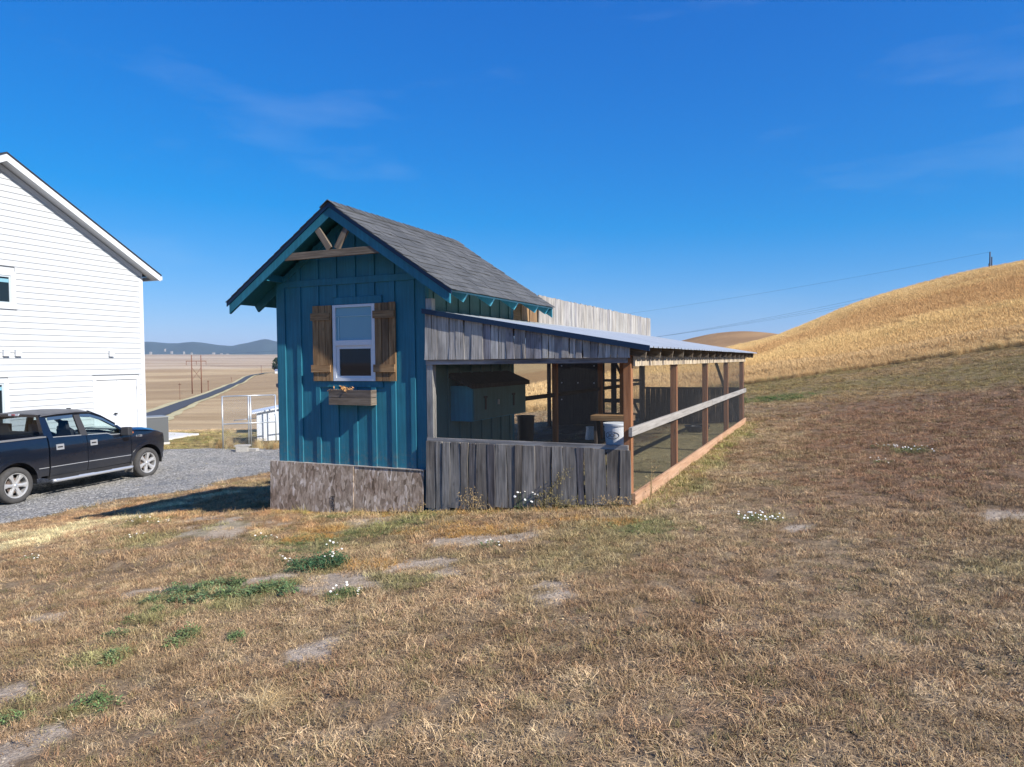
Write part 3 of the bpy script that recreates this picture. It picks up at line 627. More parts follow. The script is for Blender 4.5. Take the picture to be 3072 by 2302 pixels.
# chipboard skirting in front
def panel(x0, x1, zbl, zbr, zt, y, tilt=.0):
    v = [(x0,y-.012,zbl),(x1,y-.012,zbr),(x1,y,zbr),(x0,y,zbl),(x0,y-.012+tilt,zt[0]),(x1,y-.012+tilt,zt[1]),(x1,y+tilt,zt[1]),(x0,y+tilt,zt[0])]
    return MB().hexa(v).build('chipboard_panel', W['osb'], coop)
panel(-2.575, -1.122, -.130, -.092, (.562,.552), -.075, .02)
panel(-1.118, -.028, -.055, .03, (.553,.568), -.066, .03)
MB().box((-2.57,-.06,.553),(-.03,0,.562)).build('sill_strip', W['rail'], coop)
W['ink'] = plain('dark_ink', (.05,.035,.03), .9)
def text(name, body, size, mat, parent, m, ext=.001, align='CENTER', **k):
    cu = bpy.data.curves.new(name, 'FONT'); cu.body = body; cu.size = size; cu.extrude = ext; cu.align_x = align; cu.materials.append(mat)
    o = bpy.data.objects.new(name, cu); COL.objects.link(o); dg = bpy.context.evaluated_depsgraph_get(); me = bpy.data.meshes.new_from_object(o.evaluated_get(dg)); bpy.data.objects.remove(o)
    return tag(link(bpy.data.objects.new(name, me), parent, m), **k)
tm = Matrix.Translation((-1.475,-.088,.035)) @ Matrix.Rotation(rad(90), 4, 'X') @ Matrix.Rotation(rad(-90), 4, 'Z') @ Matrix.Scale(-1, 4, (0,1,0)) if False else Matrix.Translation((-1.49,-.0885,.03)) @ Matrix.Rotation(rad(90), 4, 'X') @ Matrix.Rotation(rad(-90), 4, 'Z')
text('printed_mark', 'Tolko', .105, W['ink'], coop, tm)
MB().box((-1.44,-.089,-.08),(-1.435,-.0872,.15)).build('printed_line', W['ink'], coop)
# nest box on the east wall
nb = MB().box((0,.63,1.14),(.33,2.44,1.62)).build('nest_box', W['teal_bright'], coop)
v = [(0,.55,1.74),(.375,.55,1.585),(.375,2.52,1.585),(0,2.52,1.74),(0,.55,1.80),(.375,.55,1.645),(.375,2.52,1.645),(0,2.52,1.80)]
MB().hexa(v).build('lid', W['dark'], nb)
beam('front_panel', (.338,.66,1.37), (.338,2.42,1.37), .44, .015, (1,0,0), W['muted_teal'], nb)
for y in (1.0, 1.95):
    MB().box((.346,y-.02,1.28),(.356,y+.02,1.45)).box((.346,y-.05,1.44),(.356,y+.05,1.47)).build('latch', W['black'], nb)
MB().box((.346,1.38,1.33),(.37,1.41,1.40)).build('handle', W['galv'], nb)

# ================================================================== THE RUN
run = thing('chicken_run', (1.35, 5.6, .25), 'long lean-to chicken run of grey boards and wire mesh with a metal roof', 'chicken run')
PX = Vector((1,0,0))
def post(x, y, z0, z1, mat=W['red'], s=.09): return beam('post', (x,y,z0), (x,y,z1), s, s, (0,-1,0), mat, run)
YP = (.055, 2.6, 5.35, 8.1, 10.9)
post(.075, .0, .0, 2.76, W['grey'])
for y in YP: post(2.64, y, .15, 2.0)
for y in (4.5, 7.3, 9.5): post(.05, y, .1, 2.6)
post(.03, 11.15, .1, 2.6, W['dark'], .13); post(2.62, 11.15, .1, 2.0)
def onX0(x, y): r = px_ray(x, y); t = (11.15-CAM_POS.y)/r.y; return CAM_POS.x + r.x*t
post(.75, 6.6, .15, 2.35, W['red'], .10)
# front beams and rail
beam('beam', (.03,-.038,1.951), (2.66,-.038,1.951), .07, .038, NY, W['grey'], run)
beam('beam', (2.64,-.0,1.955), (2.64,11.2,1.955), .09, .06, PX, W['red'], run)
beam('beam', (.03,.05,2.56), (.03,11.7,2.56), .09, .06, PX, W['dark'], run)
beam('rail', (.03,-.034,.94), (2.66,-.034,.94), .09, .038, NY, W['grey'], run)
beam('rail', (.03,-.015,.45), (2.66,-.015,.45), .09, .038, NY, W['grey'], run)
# lower front boards
xs_ = [.015,.159,.264,.374,.525,.637,.741,.906,1.002,1.166,1.269,1.372,1.534,1.639,1.741,1.896,2.059,2.159,2.258,2.415,2.57,2.70]
for i in range(len(xs_)-1):
    a, b = xs_[i], xs_[i+1]; gap = .004
    if i == 1: gap = .012
    if i == 16: b -= .010
    zb = max(hz((a+b)/2, -.1)+.01, .0)+random.uniform(-.0, .05); zt = .938+random.uniform(-.006,.006)
    yy = -.068+random.uniform(-.008,.006); dxt = random.uniform(-.006,.006)
    plank('board', ((a+b)/2+dxt,yy,zb), ((a+b)/2-dxt,yy+random.uniform(-.003,.003),zt), b-a-gap-.003, .021, NY, W['grey2'], run, wob=.0085, seg=7)
# upper front boards cut to the roof slope
xs_ = [.035,.137,.217,.394,.485,.601,.703,.866,.966,1.074,1.175,1.279,1.393,1.43,1.536,1.639,1.721,1.795,1.891,1.984,2.064,2.143,2.234,2.33,2.419,2.478,2.559,2.704]
RZ0, RZS = 2.625, (2.625-2.105)/2.9
def mroof(x): return RZ0 - RZS*x
for i in range(len(xs_)-1):
    a, b = xs_[i], xs_[i+1]; xc = (a+b)/2
    yy = -.076+random.uniform(-.006,.005); plank('board', (xc,yy,1.980+random.uniform(-.005,.003)), (xc+random.uniform(-.002,.002),yy,mroof(xc)-.03), b-a-.006, .020, NY, W['grey'], run, wob=.006, top=-RZS)
# fascia at the near rake
V = []
for y in (-.128, -.10): V += [(.02,y,mroof(.02)+.008),(2.93,y,mroof(2.93)+.008),(2.93,y,mroof(2.93)-.055),(.02,y,mroof(.02)-.055)]
MB().hexa([V[3],V[2],V[6],V[7],V[0],V[1],V[5],V[4]]).build('metal_edge', W['flash'], run)
# rafters
for y in [.02+.722*i for i in range(17)]:
    beam('rafter', (.05,y,mroof(.05)-.085), (2.86,y,mroof(2.86)-.085), .115, .036, (0,-1,0), W['box'], run)
for y0, y1 in [(.02+.722*i+.02, .02+.722*(i+1)-.02) for i in range(16)]:
    beam('blocking', (2.60,y0,2.045), (2.60,y1,2.045), .12, .03, PX, W['dark'], run)
# metal roof sheets
def roofmat():
    m, nt, b = new_mat('roof_metal'); co, rnd = objco(nt); n = noise(nt, co, 3, 4); c = ramp(nt, n, [(.3, (.42,.45,.47)), (.7, (.52,.55,.57))]); nt.links.new(c, b.inputs['Base Color'])
    b.inputs['Metallic'].default_value = .3; b.inputs['Roughness'].default_value = .4; return m
W['metal'] = roofmat()
def sheet(y0, y1, x0, x1, zf, name='roof_sheet'):
    v = []; prof = []
    y = y0
    while y < y1-.01:
        prof += [(y,0),(y+.17,0),(y+.185,.018),(y+.205,.018),(y+.22,0)]; y += .23
    prof.append((y1+.015, 0)); n = len(prof); mb = MB(); V = [(x, q, zf(x)+h+t) for t in (0,-.003) for x in (x0,x1) for q, h in prof]; f = []
    for i in range(n-1):
        f.append((i, i+1, n+i+1, n+i)); f.append((2*n+i, 3*n+i, 3*n+i+1, 2*n+i+1)); f.append((n+i, n+i+1, 3*n+i+1, 3*n+i)); f.append((i, 2*n+i, 2*n+i+1, i+1))
    return obj(name, mesh_from(name, V, f, W['metal']), run)
for i in range(13): sheet(-.12+.92*i, min(-.12+.92*(i+1), 11.75), -.0 if -.12+.92*i < 2.7 else .035, 2.93, lambda x: mroof(x)-.012+.002*(i % 2))
for i in range(9): sheet(3.7+.92*i, min(3.7+.92*(i+1), 11.8), -2.75, .075, lambda x: 3.065+.17*x)
# eave valance, rail and foot board along the east side
y = .03
while y < 11.0:
    wd = random.choice((.05,.07,.085,.1,.12)); plank('valance_board', (2.712,y+wd/2,1.878+random.uniform(-.002,.004)), (2.712,y+wd/2,2.0+random.uniform(-.004,.012)), wd-.004, .018, PX, W['pale'], run, wob=.001, seg=2)
    y += wd
beam('rail', (2.715,-.14,1.145), (2.715,5.6,1.145), .10, .04, PX, W['rail'], run)
beam('rail', (2.717,5.604,1.15), (2.717,11.1,1.15), .10, .04, PX, W['rail'], run)
for a, b in ((.0,1.44),(1.444,6.9),(6.904,11.1)): beam('foot_board', (2.712,a,.36), (2.712,b,.365), .15, .038, PX, W['salmon'], run)
# wire mesh
def mesh_panel(name, o, u, v, nu, nv, step, r):
    o, u, v = Vector(o), Vector(u), Vector(v); n = u.cross(v); mb = MB()
    lu, lv = nu*step, nv*step
    for i in range(nu+1):
        a = o+u*(i*step); b = a+v*lv; e = [n*r, u*r, -n*r, -u*r]
        mb.add([a+k for k in e]+[b+k for k in e], [(0,1,5,4),(1,2,6,5),(2,3,7,6),(3,0,4,7)])
    for j in range(nv+1):
        a = o+v*(j*step)+n*r; b = a+u*lu; e = [n*r, v*r, -n*r, -v*r]
        mb.add([a+k for k in e]+[b+k for k in e], [(0,1,5,4),(1,2,6,5),(2,3,7,6),(3,0,4,7)])
    return mb.build(name, W['steel'], run, kind='stuff')
mesh_panel('wire_mesh', (.035,-.053,.30), (1,0,0), (0,0,1), 209, 128, .0127, .00040)
mesh_panel('wire_mesh', (2.692,.01,.435), (0,1,0), (0,0,1), 873, 114, .0127, .00038)
mesh_panel('wire_mesh', (.02,4.5,.2), (0,1,0), (0,0,1), 260, 90, .0254, .0006)
mesh_panel('wire_mesh', (.1,11.16,1.2), (1,0,0), (0,0,1), 100, 30, .0254, .0006)
# rear wall: boards up to waist height, dark sheet and girts to the west
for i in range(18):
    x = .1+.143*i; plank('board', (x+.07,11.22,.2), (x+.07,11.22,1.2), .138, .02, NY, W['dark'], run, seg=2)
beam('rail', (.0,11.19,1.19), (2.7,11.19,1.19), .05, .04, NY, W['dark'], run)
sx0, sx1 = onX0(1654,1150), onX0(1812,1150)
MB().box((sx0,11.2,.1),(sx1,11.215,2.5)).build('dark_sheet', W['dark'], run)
for x, y in ((1685,1098),(1782,1098),(1685,1148.6),(1733.6,1149),(1782,1149.6),(1685,1198.6)):  # white discs standing in for daylight through holes in the sheet
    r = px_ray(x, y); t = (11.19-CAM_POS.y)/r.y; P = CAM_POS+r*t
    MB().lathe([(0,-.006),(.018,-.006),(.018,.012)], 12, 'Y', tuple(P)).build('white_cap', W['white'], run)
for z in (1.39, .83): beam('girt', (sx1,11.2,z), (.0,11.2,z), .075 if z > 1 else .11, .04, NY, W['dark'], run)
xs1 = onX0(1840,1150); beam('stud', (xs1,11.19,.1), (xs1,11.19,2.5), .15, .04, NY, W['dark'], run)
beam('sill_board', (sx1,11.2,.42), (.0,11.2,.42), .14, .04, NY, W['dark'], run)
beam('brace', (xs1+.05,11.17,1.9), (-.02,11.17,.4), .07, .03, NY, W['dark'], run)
post(-2.68, 11.15, 0, 2.6, W['dark']); post(-2.68, 4.5, -.1, 2.6, W['dark']); 
beam('rail', (.03,2.8,1.315), (.03,11.1,1.315), .075, .038, PX, W['dark'], run)
beam('beam', (-2.68,4.5,2.6), (.0,4.5,2.6), .14, .04, NY, W['dark'], run)
# board wall standing above the metal roof
y = 3.62
while y < 11.8:
    wd = random.choice((.07,.09,.1,.12,.14)); plank('wall_board', (.085,y+wd/2,2.60), (.085,y+wd/2,3.095+random.uniform(-.012,.012)), wd-.004, .02, PX, W['silver'], run, wob=.003, seg=2); y += wd
for y in (2.93, 3.28): plank('wall_board', (.06,y+.16,2.6), (.06,y+.16,2.98+.03*y*0), .31, .02, PX, W['brown'], run, seg=2)
# diagonal brace on the east side, inside
beam('brace', (2.0,10.9,1.9), (2.5,10.9,.4), .07, .04, NY, W['dark'], run)

# things inside the run
def bucket(name, x, y, z, r0, r1, h, mat, label, cat, lip=.012, lid=False, group=None):
    t = thing(name, (x,y,z), label, cat, group)
    MB().lathe([(0,0),(r0,0),(r0+.004,.01),(r1,h-.02),(r1+lip,h-.018),(r1+lip,h),(r1-.004,h),(r0-.004,.012),(0,.012)], 28, 'Z', (0,0,0)).build('body', mat, t, angle=40, wm=Matrix.Translation((x,y,z)))
    hp = [(math.cos(a)*(r1+lip), 0, h-.04-math.sin(a)*r1*1.0) for a in np.linspace(0, math.pi, 12)]
    MB().tube(hp, .003, 6).build('handle', W['galv'], t, wm=Matrix.Translation((x,y,z)) @ Matrix.Rotation(.6, 4, 'Z'))
    if lid: MB().lathe([(0,h+.012),(r1+lip+.004,h+.012),(r1+lip+.004,h-.006),(0,h-.004)], 28, 'Z').build('lid', mat, t, angle=40, wm=Matrix.Translation((x,y,z)))
    return t
W['white_plastic'] = plain('white_plastic', (.72,.74,.76), .45)
st = thing('wooden_stand', (2.3,.62,hz(2.3,.62)), 'low dark wooden stand holding the white bucket behind the front boards', 'stand')
g0 = hz(2.3,.62)
for i in range(3): beam('plank', (2.1+.14*i,.42,.82), (2.1+.14*i,.86,.82), .13, .03, (0,0,1), W['dark'], st)
for x in (2.08,2.4):
    for y in (.45,.82): beam('leg', (x,y,g0-.02), (x,y,.805), .05, .05, NY, W['dark'], st)
b1 = bucket('white_bucket', 2.34,.62,.835,.128,.15,.33, W['white_plastic'], 'white plastic bucket with oval mark beside the cedar corner post', 'bucket', lid=True)
el = [(2.26+.225*math.cos(a)*0+.155*math.sin(a*0)*0, 0, 0) for a in [0]]
def on_cyl(r, th, z): return (2.34+r*math.sin(th), .62-r*math.cos(th), z)
mk = [on_cyl(.147, -.15+.62*math.cos(a), 1.035+.042*math.sin(a)) for a in np.linspace(0, 2*math.pi, 33)]
MB().tube(mk, .0028, 5, False).build('oval_mark', W['ink'], b1)
cu = text('printed_mark', '3CE', .062, W['ink'], b1, Matrix.Translation(on_cyl(.1475, -.15, 1.015)) @ Matrix.Rotation(-.15, 4, 'Z') @ Matrix.Rotation(rad(90), 4, 'X'))
MB().lathe([(.028,-.03),(.034,-.03),(.034,.03),(.028,.03),(.028,-.03)], 20, 'Y', (2.42,.47,.88)).build('spout', plain('brown_pipe', (.25,.12,.08), .5), b1, angle=40)
def atp(x, y, D): r = px_ray(x, y); return CAM_POS + r*D
T0 = atp(1776,1251,9.45); T1 = atp(1896,1251,9.25)
tb_ = thing('wooden_table', (T0.x+.25,T0.y,hz(T0.x,T0.y)), 'rough brown plank table inside the run behind the white bucket', 'table')
for i in range(2): beam('plank', (T0.x,T0.y+.13*i,T0.z-.01), (T1.x,T0.y+.13*i,T0.z-.01), .12, .07, (0,0,1), W['brown'], tb_)
for x in (T0.x+.05,T1.x-.12):
    for y in (T0.y,T0.y+.13): beam('leg', (x,y,hz(x,y)-.02), (x,y,T0.z-.045), .04, .04, NY, W['dark'], tb_)
B0 = atp(1577,1247,12.3); bucket('black_tub', B0.x,B0.y,hz(B0.x,B0.y),.11,.15,B0.z-hz(B0.x,B0.y), W['black'], 'tall black plastic tub on the ground beside the coop wall', 'tub')
B1 = atp(1773,1306,15.6); bucket('white_pail', B1.x,B1.y,hz(B1.x,B1.y),.125,.10,.28, W['white_plastic'], 'small white pail standing on the ground deep inside the run', 'pail')
tr = thing('feed_trough', (1.9,8.8,hz(1.9,8.8)), 'low dark rubber feed pan lying on the ground far inside the run', 'feed pan')
MB().lathe([(0,0),(.24,0),(.28,.14),(.26,.14),(.22,.02),(0,.02)], 24, 'Z', (0,0,0)).build('pan', W['black'], tr, angle=40, wm=Matrix.Translation((1.9,8.8,hz(1.9,8.8))))
MB().lathe([(.255,.125),(.29,.125),(.29,.145),(.255,.145),(.255,.125)], 24, 'Z', (0,0,0)).build('rim', W['black'], tr, angle=40, wm=Matrix.Translation((1.9,8.8,hz(1.9,8.8))))

# ================================================================== THE WHITE HOUSE
hh = rad(-4); hd = Vector((math.sin(hh), math.cos(hh), 0)); hn = Vector((hd.y, -hd.x, 0))
HO = Vector((-16.887, 9.207, 0))
HM = Matrix((hd, hn, Vector((0,0,1)))).transposed().to_4x4()   # local x along the wall (away from the camera), y out of it
HM = Matrix(((hd.x, hn.x, 0, HO.x), (hd.y, hn.y, 0, HO.y), (0, 0, 1, 0), (0, 0, 0, 1)))
house = thing('white_house', tuple(HO), 'tall white lap sided house with white rake boards and a dark roof edge', 'house')
HG = -1.15; HS = .545; HX = -4.75
def hroof(x): return 7.87 - HS*abs(x-HX)          # upper side of the roof at the gable
def hb(name, a, b, mat, parent=house, **k): return MB().box(a, b).build(name, mat, parent, wm=HM, **k)
v = [(-9.5,-.03,HG),(0,-.03,HG),(0,-.03,hroof(0)-.30),(HX,-.03,7.55),(-9.5,-.03,hroof(-9.5)-.30)]
V = v + [(x,-11.0,z) for x,y,z in v]
me = mesh_from('wall', V, [(0,1,2,3,4),(9,8,7,6,5)] + [(i+5,(i+1)%5+5,(i+1)%5,i) for i in range(5)], W['whitewall']); obj('wall', me, house, HM)
holes = [(-5.45,-4.48,3.73,4.53, .13), (-6.2,-4.77,-.35,1.48,.13)]; dx0, dx1 = -1.87, -.34
z = HG
while z < 7.6:
    z1 = z+.175; lim = HX + (7.60-z-.09)/HS
    segs = [(max(-9.5, 2*HX-lim), min(-.13, lim))]
    for (a, b, za, zb, t) in holes + [(dx0, dx1, -.62, 1.47, .12)]:
        a -= t; b += t
        if z1 > za-.14 and z < zb+.10:
            n = []
            for (p, q) in segs:
                if b <= p or a >= q: n.append((p, q))
                else:
                    if a > p+.05: n.append((p, a))
                    if b < q-.05: n.append((b, q))
            segs = n
    for p, q in segs:
        if q-p < .08: continue
        mb = MB(); mb.hexa([(p,-.03,z),(q,-.03,z),(q,.020,z),(p,.020,z),(p,-.03,z1),(q,-.03,z1),(q,.002,z1-.001),(p,.002,z1-.001)])
        mb.build('siding_board', W['whitewall'], house, wm=HM)
    z = z1
hb('corner_board', (-.13,-.03,HG), (.0,.022,hroof(0)-.33), W['whitetrim']); hb('corner_board', (.0,-.14,HG), (.02,.022,hroof(0)-.33), W['whitetrim'])
# roof
for sx in (-1, 1):
    def hp(x, dz, y): xx = HX+sx*x; return (xx, y, hroof(xx)-dz)
    X1 = 5.17
    def slab(name, x0, x1, d0, d1, y0, y1, mat):
        P = [hp(x0,d1,y0),hp(x1,d1,y0),hp(x1,d1,y1),hp(x0,d1,y1),hp(x0,d0,y0),hp(x1,d0,y0),hp(x1,d0,y1),hp(x0,d0,y1)]
        return MB().hexa(P).build(name, mat, house, wm=HM)
    slab('roof', 0, X1+.03, -.035, .0, .43, -11.4, W['asphaltroof'])
    slab('rake_board', 0, X1, .002, .21, .40, .375, W['whitetrim'])
    slab('soffit', 0.02, X1, .15, .17, .374, -.0, W['whitetrim'])
    slab('frieze_board', 0.02, X1-.42, .19, .34, .024, -.02, W['whitetrim'])
    xe = HX+sx*X1
    hb('gutter', (min(xe, xe+sx*.12), -11.3, hroof(xe)-.16), (max(xe, xe+sx*.12), .36, hroof(xe)-.03), W['whitetrim'])
# windows
for (a, b, za, zb, t) in holes:
    wn = MB().box((a-t,-.02,zb),(b+t,.03,zb+.12)).box((a-t,-.02,za-.12),(b+t,.034,za)).box((a-t,-.02,za),(a,.03,zb)).box((b,-.02,za),(b+t,.03,zb)).build('window', W['whitetrim'], house, wm=HM)
    MB().box((a,-.02,za),(a+.05,.012,zb)).box((b-.05,-.02,za),(b,.012,zb)).box((a+.05,-.02,zb-.05),(b-.05,.012,zb)).box((a+.05,-.02,za),(b-.05,.012,za+.05)).build('frame', plain('grey_window_frame', (.45,.5,.52), .4), wn, wm=HM)
    MB().box((a+.05,-.02,za+.05),(b-.05,-.006,zb-.05)).build('pane', W['glass_dark'], wn, wm=HM)
    MB().box((a+.05,-.005,zb-.2),(b-.05,-.001,zb-.1)).build('blind', W['glass_pale'], wn, wm=HM)
    MB().box((a-t-.02,-.02,za-.15),(b+t+.02,.05,za-.12)).build('sill', W['whitetrim'], wn, wm=HM)
# double door
MB().box((dx0-.12,-.02,-.62),(dx0,.03,1.58)).box((dx1,-.02,-.62),(dx1+.12,.03,1.58)).box((dx0,-.02,1.48),(dx1,.03,1.58)).build('door_frame', W['whitetrim'], house, wm=HM)
MB().box((dx0,-.02,1.462),(dx1,.0,1.478)).build('door_head_gap', W['hole'], house, wm=HM)
mid = (dx0+dx1)/2
for k, (a, b) in enumerate(((dx0+.006, mid-.005), (mid+.005, dx1-.006))):
    dmb = MB(); st_ = .11; y1 = .006; y0 = -.02; rows = [(-.60,-.36),(-.36+.0,.22),(.22,.36),(.36,1.12),(1.12,1.24),(1.24,1.38),(1.38,1.455)]
    dmb.box((a,y0,-.61),(b,-.004,1.458)); cx_ = (a+b)/2
    for q in ((a,a+st_),(cx_-.05,cx_+.05),(b-st_,b)): dmb.box((q[0],-.0035,-.61),(q[1],y1,1.458))
    for z0, z1 in ((-.61,-.42),(.18,.34),(1.02,1.14),(1.34,1.458)):
        for q in ((a+st_,cx_-.05),(cx_+.05,b-st_)): dmb.box((q[0],-.0035,z0),(q[1],y1,z1))
    d = dmb.build('door', W['whitetrim'], house, wm=HM)
    for z in (1.18, .40, -.35):
        hx = b+.004 if k else a-.014
        MB().box((hx,.006,z-.05),(hx+.014,.016,z+.05)).build('hinge', W['black'], d, wm=HM)
    if not k:
        MB().lathe([(0,0),(.03,.0),(.03,.015),(.012,.02),(.012,.05),(.028,.06),(.028,.08),(0,.085)], 16, 'Y', (b-.08,.006,.36)).box((b-.17,.05,.35),(b-.06,.07,.375)).build('handle', W['black'], d, wm=HM)
for x in (-4.70,-4.36,-1.31):
    MB().box((x-.085,.014,2.24),(x+.085,.09,2.40)).box((x-.09,.014,2.40),(x+.09,.10,2.415)).build('vent_hood', W['whitetrim'], house, wm=HM)
MB().box((-.4,-.6,-1.12),(.1,0,-1.1)).build('footing', W['concrete'], house, wm=HM)
# air conditioner beside the house
ax, ay = -18.75, 11.0; az_ = hz(ax, ay)
ac = thing('air_conditioner', (ax,ay,az_), 'grey box shaped air conditioner outside the far corner of the white house', 'air conditioner')
AM = Matrix.Translation((ax,ay,az_)) @ Matrix.Rotation(-.4, 4, 'Z')
MB().box((-.45,-.45,0),(.45,.45,.08)).build('pad', W['concrete'], ac, wm=AM)
MB().box((-.42,-.42,.08),(.42,.42,1.02)).build('body', plain('ac_grey', (.10,.105,.11), .5), ac, wm=AM)
g = MB()
for i in range(27):
    q = -.40+.8*i/26; g.box((q-.006,-.435,.12),(q+.006,-.422,.96)); g.box((.422,q-.006,.12),(.435,q+.006,.96))
tag(g.build('grille', plain('ac_grille', (.16,.17,.175), .5), ac, wm=AM), kind='stuff')
MB().box((-.44,-.44,1.02),(.44,.44,1.06)).build('lid', plain('ac_lid', (.25,.26,.26), .5), ac, wm=AM)
# concrete pad
pp = [ground_at(x, y, 15) for x, y in ((420,1299),(500,1302),(597,1306),(496,1323),(420,1331))]
V = [(p[0],p[1],p[2]+.07) for p in pp] + [(p[0],p[1],p[2]-.2) for p in pp]; n = len(pp)
tag(obj('concrete_pad', mesh_from('concrete_pad', V, [tuple(range(n)), tuple(range(2*n-1,n-1,-1))]+[(i,n+i,n+(i+1)%n,(i+1)%n) for i in range(n)], plain('pale_concrete', (.62,.60,.56), .9, var=.05))), kind='structure')

# ================================================================== KENNEL, SHED, BLOCKS
def flat(x, y, D): r = px_ray(x, y); P = CAM_POS + r*D; return Vector((P.x, P.y, 0))
k0 = flat(668.6,1300,25.0); k1 = flat(828,1300,25.8); kd = (k1-k0).normalized(); kn = Vector((kd.y,-kd.x,0)); kz = hz(k0.x,k0.y)
ken = thing('dog_kennel', (k0.x,k0.y,kz), 'galvanised chain link dog kennel of bare pipe panels beside the coop', 'kennel')
H = 1.86; Lk = (k1-k0).length
def tube(name, pts, r, par, mat=W['galv']): return MB().tube(pts, r, 8).build(name, mat, par, smooth=True)
def kp(s, z, off=0): return k0+kd*s+kn*off+Vector((0,0,kz+z))
midk = Lk*.5
for s in (0, midk-.03, midk+.04, Lk): tube('post', [kp(s,.02), kp(s,H)], .024, ken)
tube('post', [kp(Lk+.16,-.05), kp(Lk+.16,H)], .022, ken)
for z in (H, .88): tube('rail', [kp(0,z), kp(Lk,z)], .021, ken)
tube('rail', [kp(Lk+.16,H-.02), kp(Lk+1.2,H-.02)], .021, ken); tube('rail', [kp(Lk+.16,.88), kp(Lk+1.2,.88)], .021, ken)
bk = -1.9
tube('brace', [kp(.45,.93,-.9), kp(Lk*.75,.98,-1.0)], .014, ken)
cm = MB(); st2 = .07
def zig(s0, s1, off):
    n = int((s1-s0+H)/st2)
    for i in range(n):
        for sg in (1, -1):
            a = s0 + i*st2 - (H if sg > 0 else 0); b = a + H*sg if sg > 0 else a - H
            if sg > 0: x0, z0, x1, z1 = a, 0, a+H, H
            else: x0, z0, x1, z1 = a, 0, a-H, H
            # clip to the panel
            t0, t1 = 0, 1
            dxx = x1-x0
            for lo, hi in ((s0, s1),):
                ta, tb2 = (lo-x0)/dxx, (hi-x0)/dxx
                if ta > tb2: ta, tb2 = tb2, ta
                t0, t1 = max(t0, ta), min(t1, tb2)
            if t1-t0 < .01: continue
            P, Q = kp(x0+dxx*t0, z0+(z1-z0)*t0, off), kp(x0+dxx*t1, z0+(z1-z0)*t1, off); r = .0026; u = Vector((0,0,r)); w_ = kn*r
            cm.add([P+u,P+w_,P-u,P-w_,Q+u,Q+w_,Q-u,Q-w_], [(0,1,5,4),(1,2,6,5),(2,3,7,6),(3,0,4,7)])
zig(0, Lk, 0)
tag(cm.build('chain_link', W['galv'], ken), kind='stuff')
# white shed
s0 = flat(771,1300,26.2); s1 = flat(870,1300,26.6); sdv = (s1-s0).normalized(); sn = Vector((-sdv.y, sdv.x, 0)); sz = hz(s0.x, s0.y)
shd = thing('small_white_shed', (s0.x,s0.y,sz), 'low white shed with sloping white roof behind the kennel fence', 'shed')
SM = Matrix(((sdv.x, sn.x, 0, s0.x), (sdv.y, sn.y, 0, s0.y), (0,0,1,sz), (0,0,0,1)))
MB().hexa([(0,0,.16),(1.9,0,.16),(1.9,1.3,.16),(0,1.3,.16),(0,0,1.19),(1.9,0,1.52),(1.9,1.3,1.52),(0,1.3,1.19)]).build('wall', W['white'], shd, wm=SM)
MB().hexa([(-.16,-.12,1.17),(2.0,-.12,1.55),(2.0,1.42,1.55),(-.16,1.42,1.17),(-.16,-.12,1.23),(2.0,-.12,1.61),(2.0,1.42,1.61),(-.16,1.42,1.23)]).build('roof', W['white'], shd, wm=SM)
MB().box((.02,.05,-.05),(.12,.15,.16)).box((1.7,.05,-.05),(1.8,.15,.16)).box((.02,1.1,-.05),(.12,1.2,.16)).build('skid', W['dark'], shd, wm=SM)
for x, z in ((.30,.93),(.55,.85),(.62,1.12),(.85,.98),(.45,.98),(.95,.82)): MB().lathe([(0,-.004),(.016,-.004),(.016,.01)], 8, 'Y', (x,0,z)).build('air_hole', W['hole'], shd, wm=SM)
# dark roofed shelter just peeping out behind the coop
q0 = flat(833,1163,29); q1 = flat(900,1160,29.3)
d0 = thing('dark_shelter', (q0.x,q0.y,hz(q0.x,q0.y)), 'dark roofed shelter mostly hidden behind the left corner of the teal coop', 'shelter')
qd = (q1-q0).normalized(); qn = Vector((-qd.y,qd.x,0)); zt = 1.95-(1155-1091)/2132*29
DM = Matrix(((qd.x,qn.x,0,q0.x),(qd.y,qn.y,0,q0.y),(0,0,1,0),(0,0,0,1)))
MB().hexa([(0,0,zt-.12),(2,0,zt+.35),(2,2,zt+.35),(0,2,zt-.12),(0,0,zt-.0),(2,0,zt+.5),(2,2,zt+.5),(0,2,zt+.0)]).build('roof', W['asphaltroof'], d0, wm=DM)
for x in (.25,1.8):
    for y in (.1,1.8): MB().box((x,y,hz(q0.x,q0.y)-.3),(x+.09,y+.09,zt)).build('post', W['dark'], d0, wm=DM)
# paving blocks by the kennel
for i, (x, y, l, wd, ht, rz, lab) in enumerate([(727,1340,.40,.2,.2,.1,'grey concrete block lying under a flat paver by the kennel, nearest its left post'),(757,1340,.40,.2,.14,-.2,'low grey concrete block beside the taller stacked block at the kennel'),(768,1332,.5,.25,.05,.3,'thin reddish paver leaning on the low block before the kennel')]):
    P = flat(x, 1340, 24.3+.1*i); zz = hz(P.x, P.y)-.02
    BMx = Matrix.Translation((P.x,P.y,zz)) @ Matrix.Rotation(yaw+rz, 4, 'Z')
    o = obj('concrete_block', MB().box((-l/2,-wd/2,0),(l/2,wd/2,ht)).me('concrete_block', W['block']), None, BMx); o.data.materials[0] = W['block']
    bmv = o.modifiers.new('edge', 'BEVEL'); bmv.width = .008; bmv.segments = 1
    tag(o, lab, 'paving block' if i == 2 else 'concrete block')
P = flat(728, 1325, 24.35); zz = hz(P.x,P.y)+.19
o = obj('paver', MB().box((-.24,-.13,0),(.24,.13,.05)).me('paver', W['block']), None, Matrix.Translation((P.x,P.y,zz)) @ Matrix.Rotation(yaw+.05, 4, 'Z')); tag(o, 'flat pale paver lying on top of the taller grey block by the kennel', 'paver')

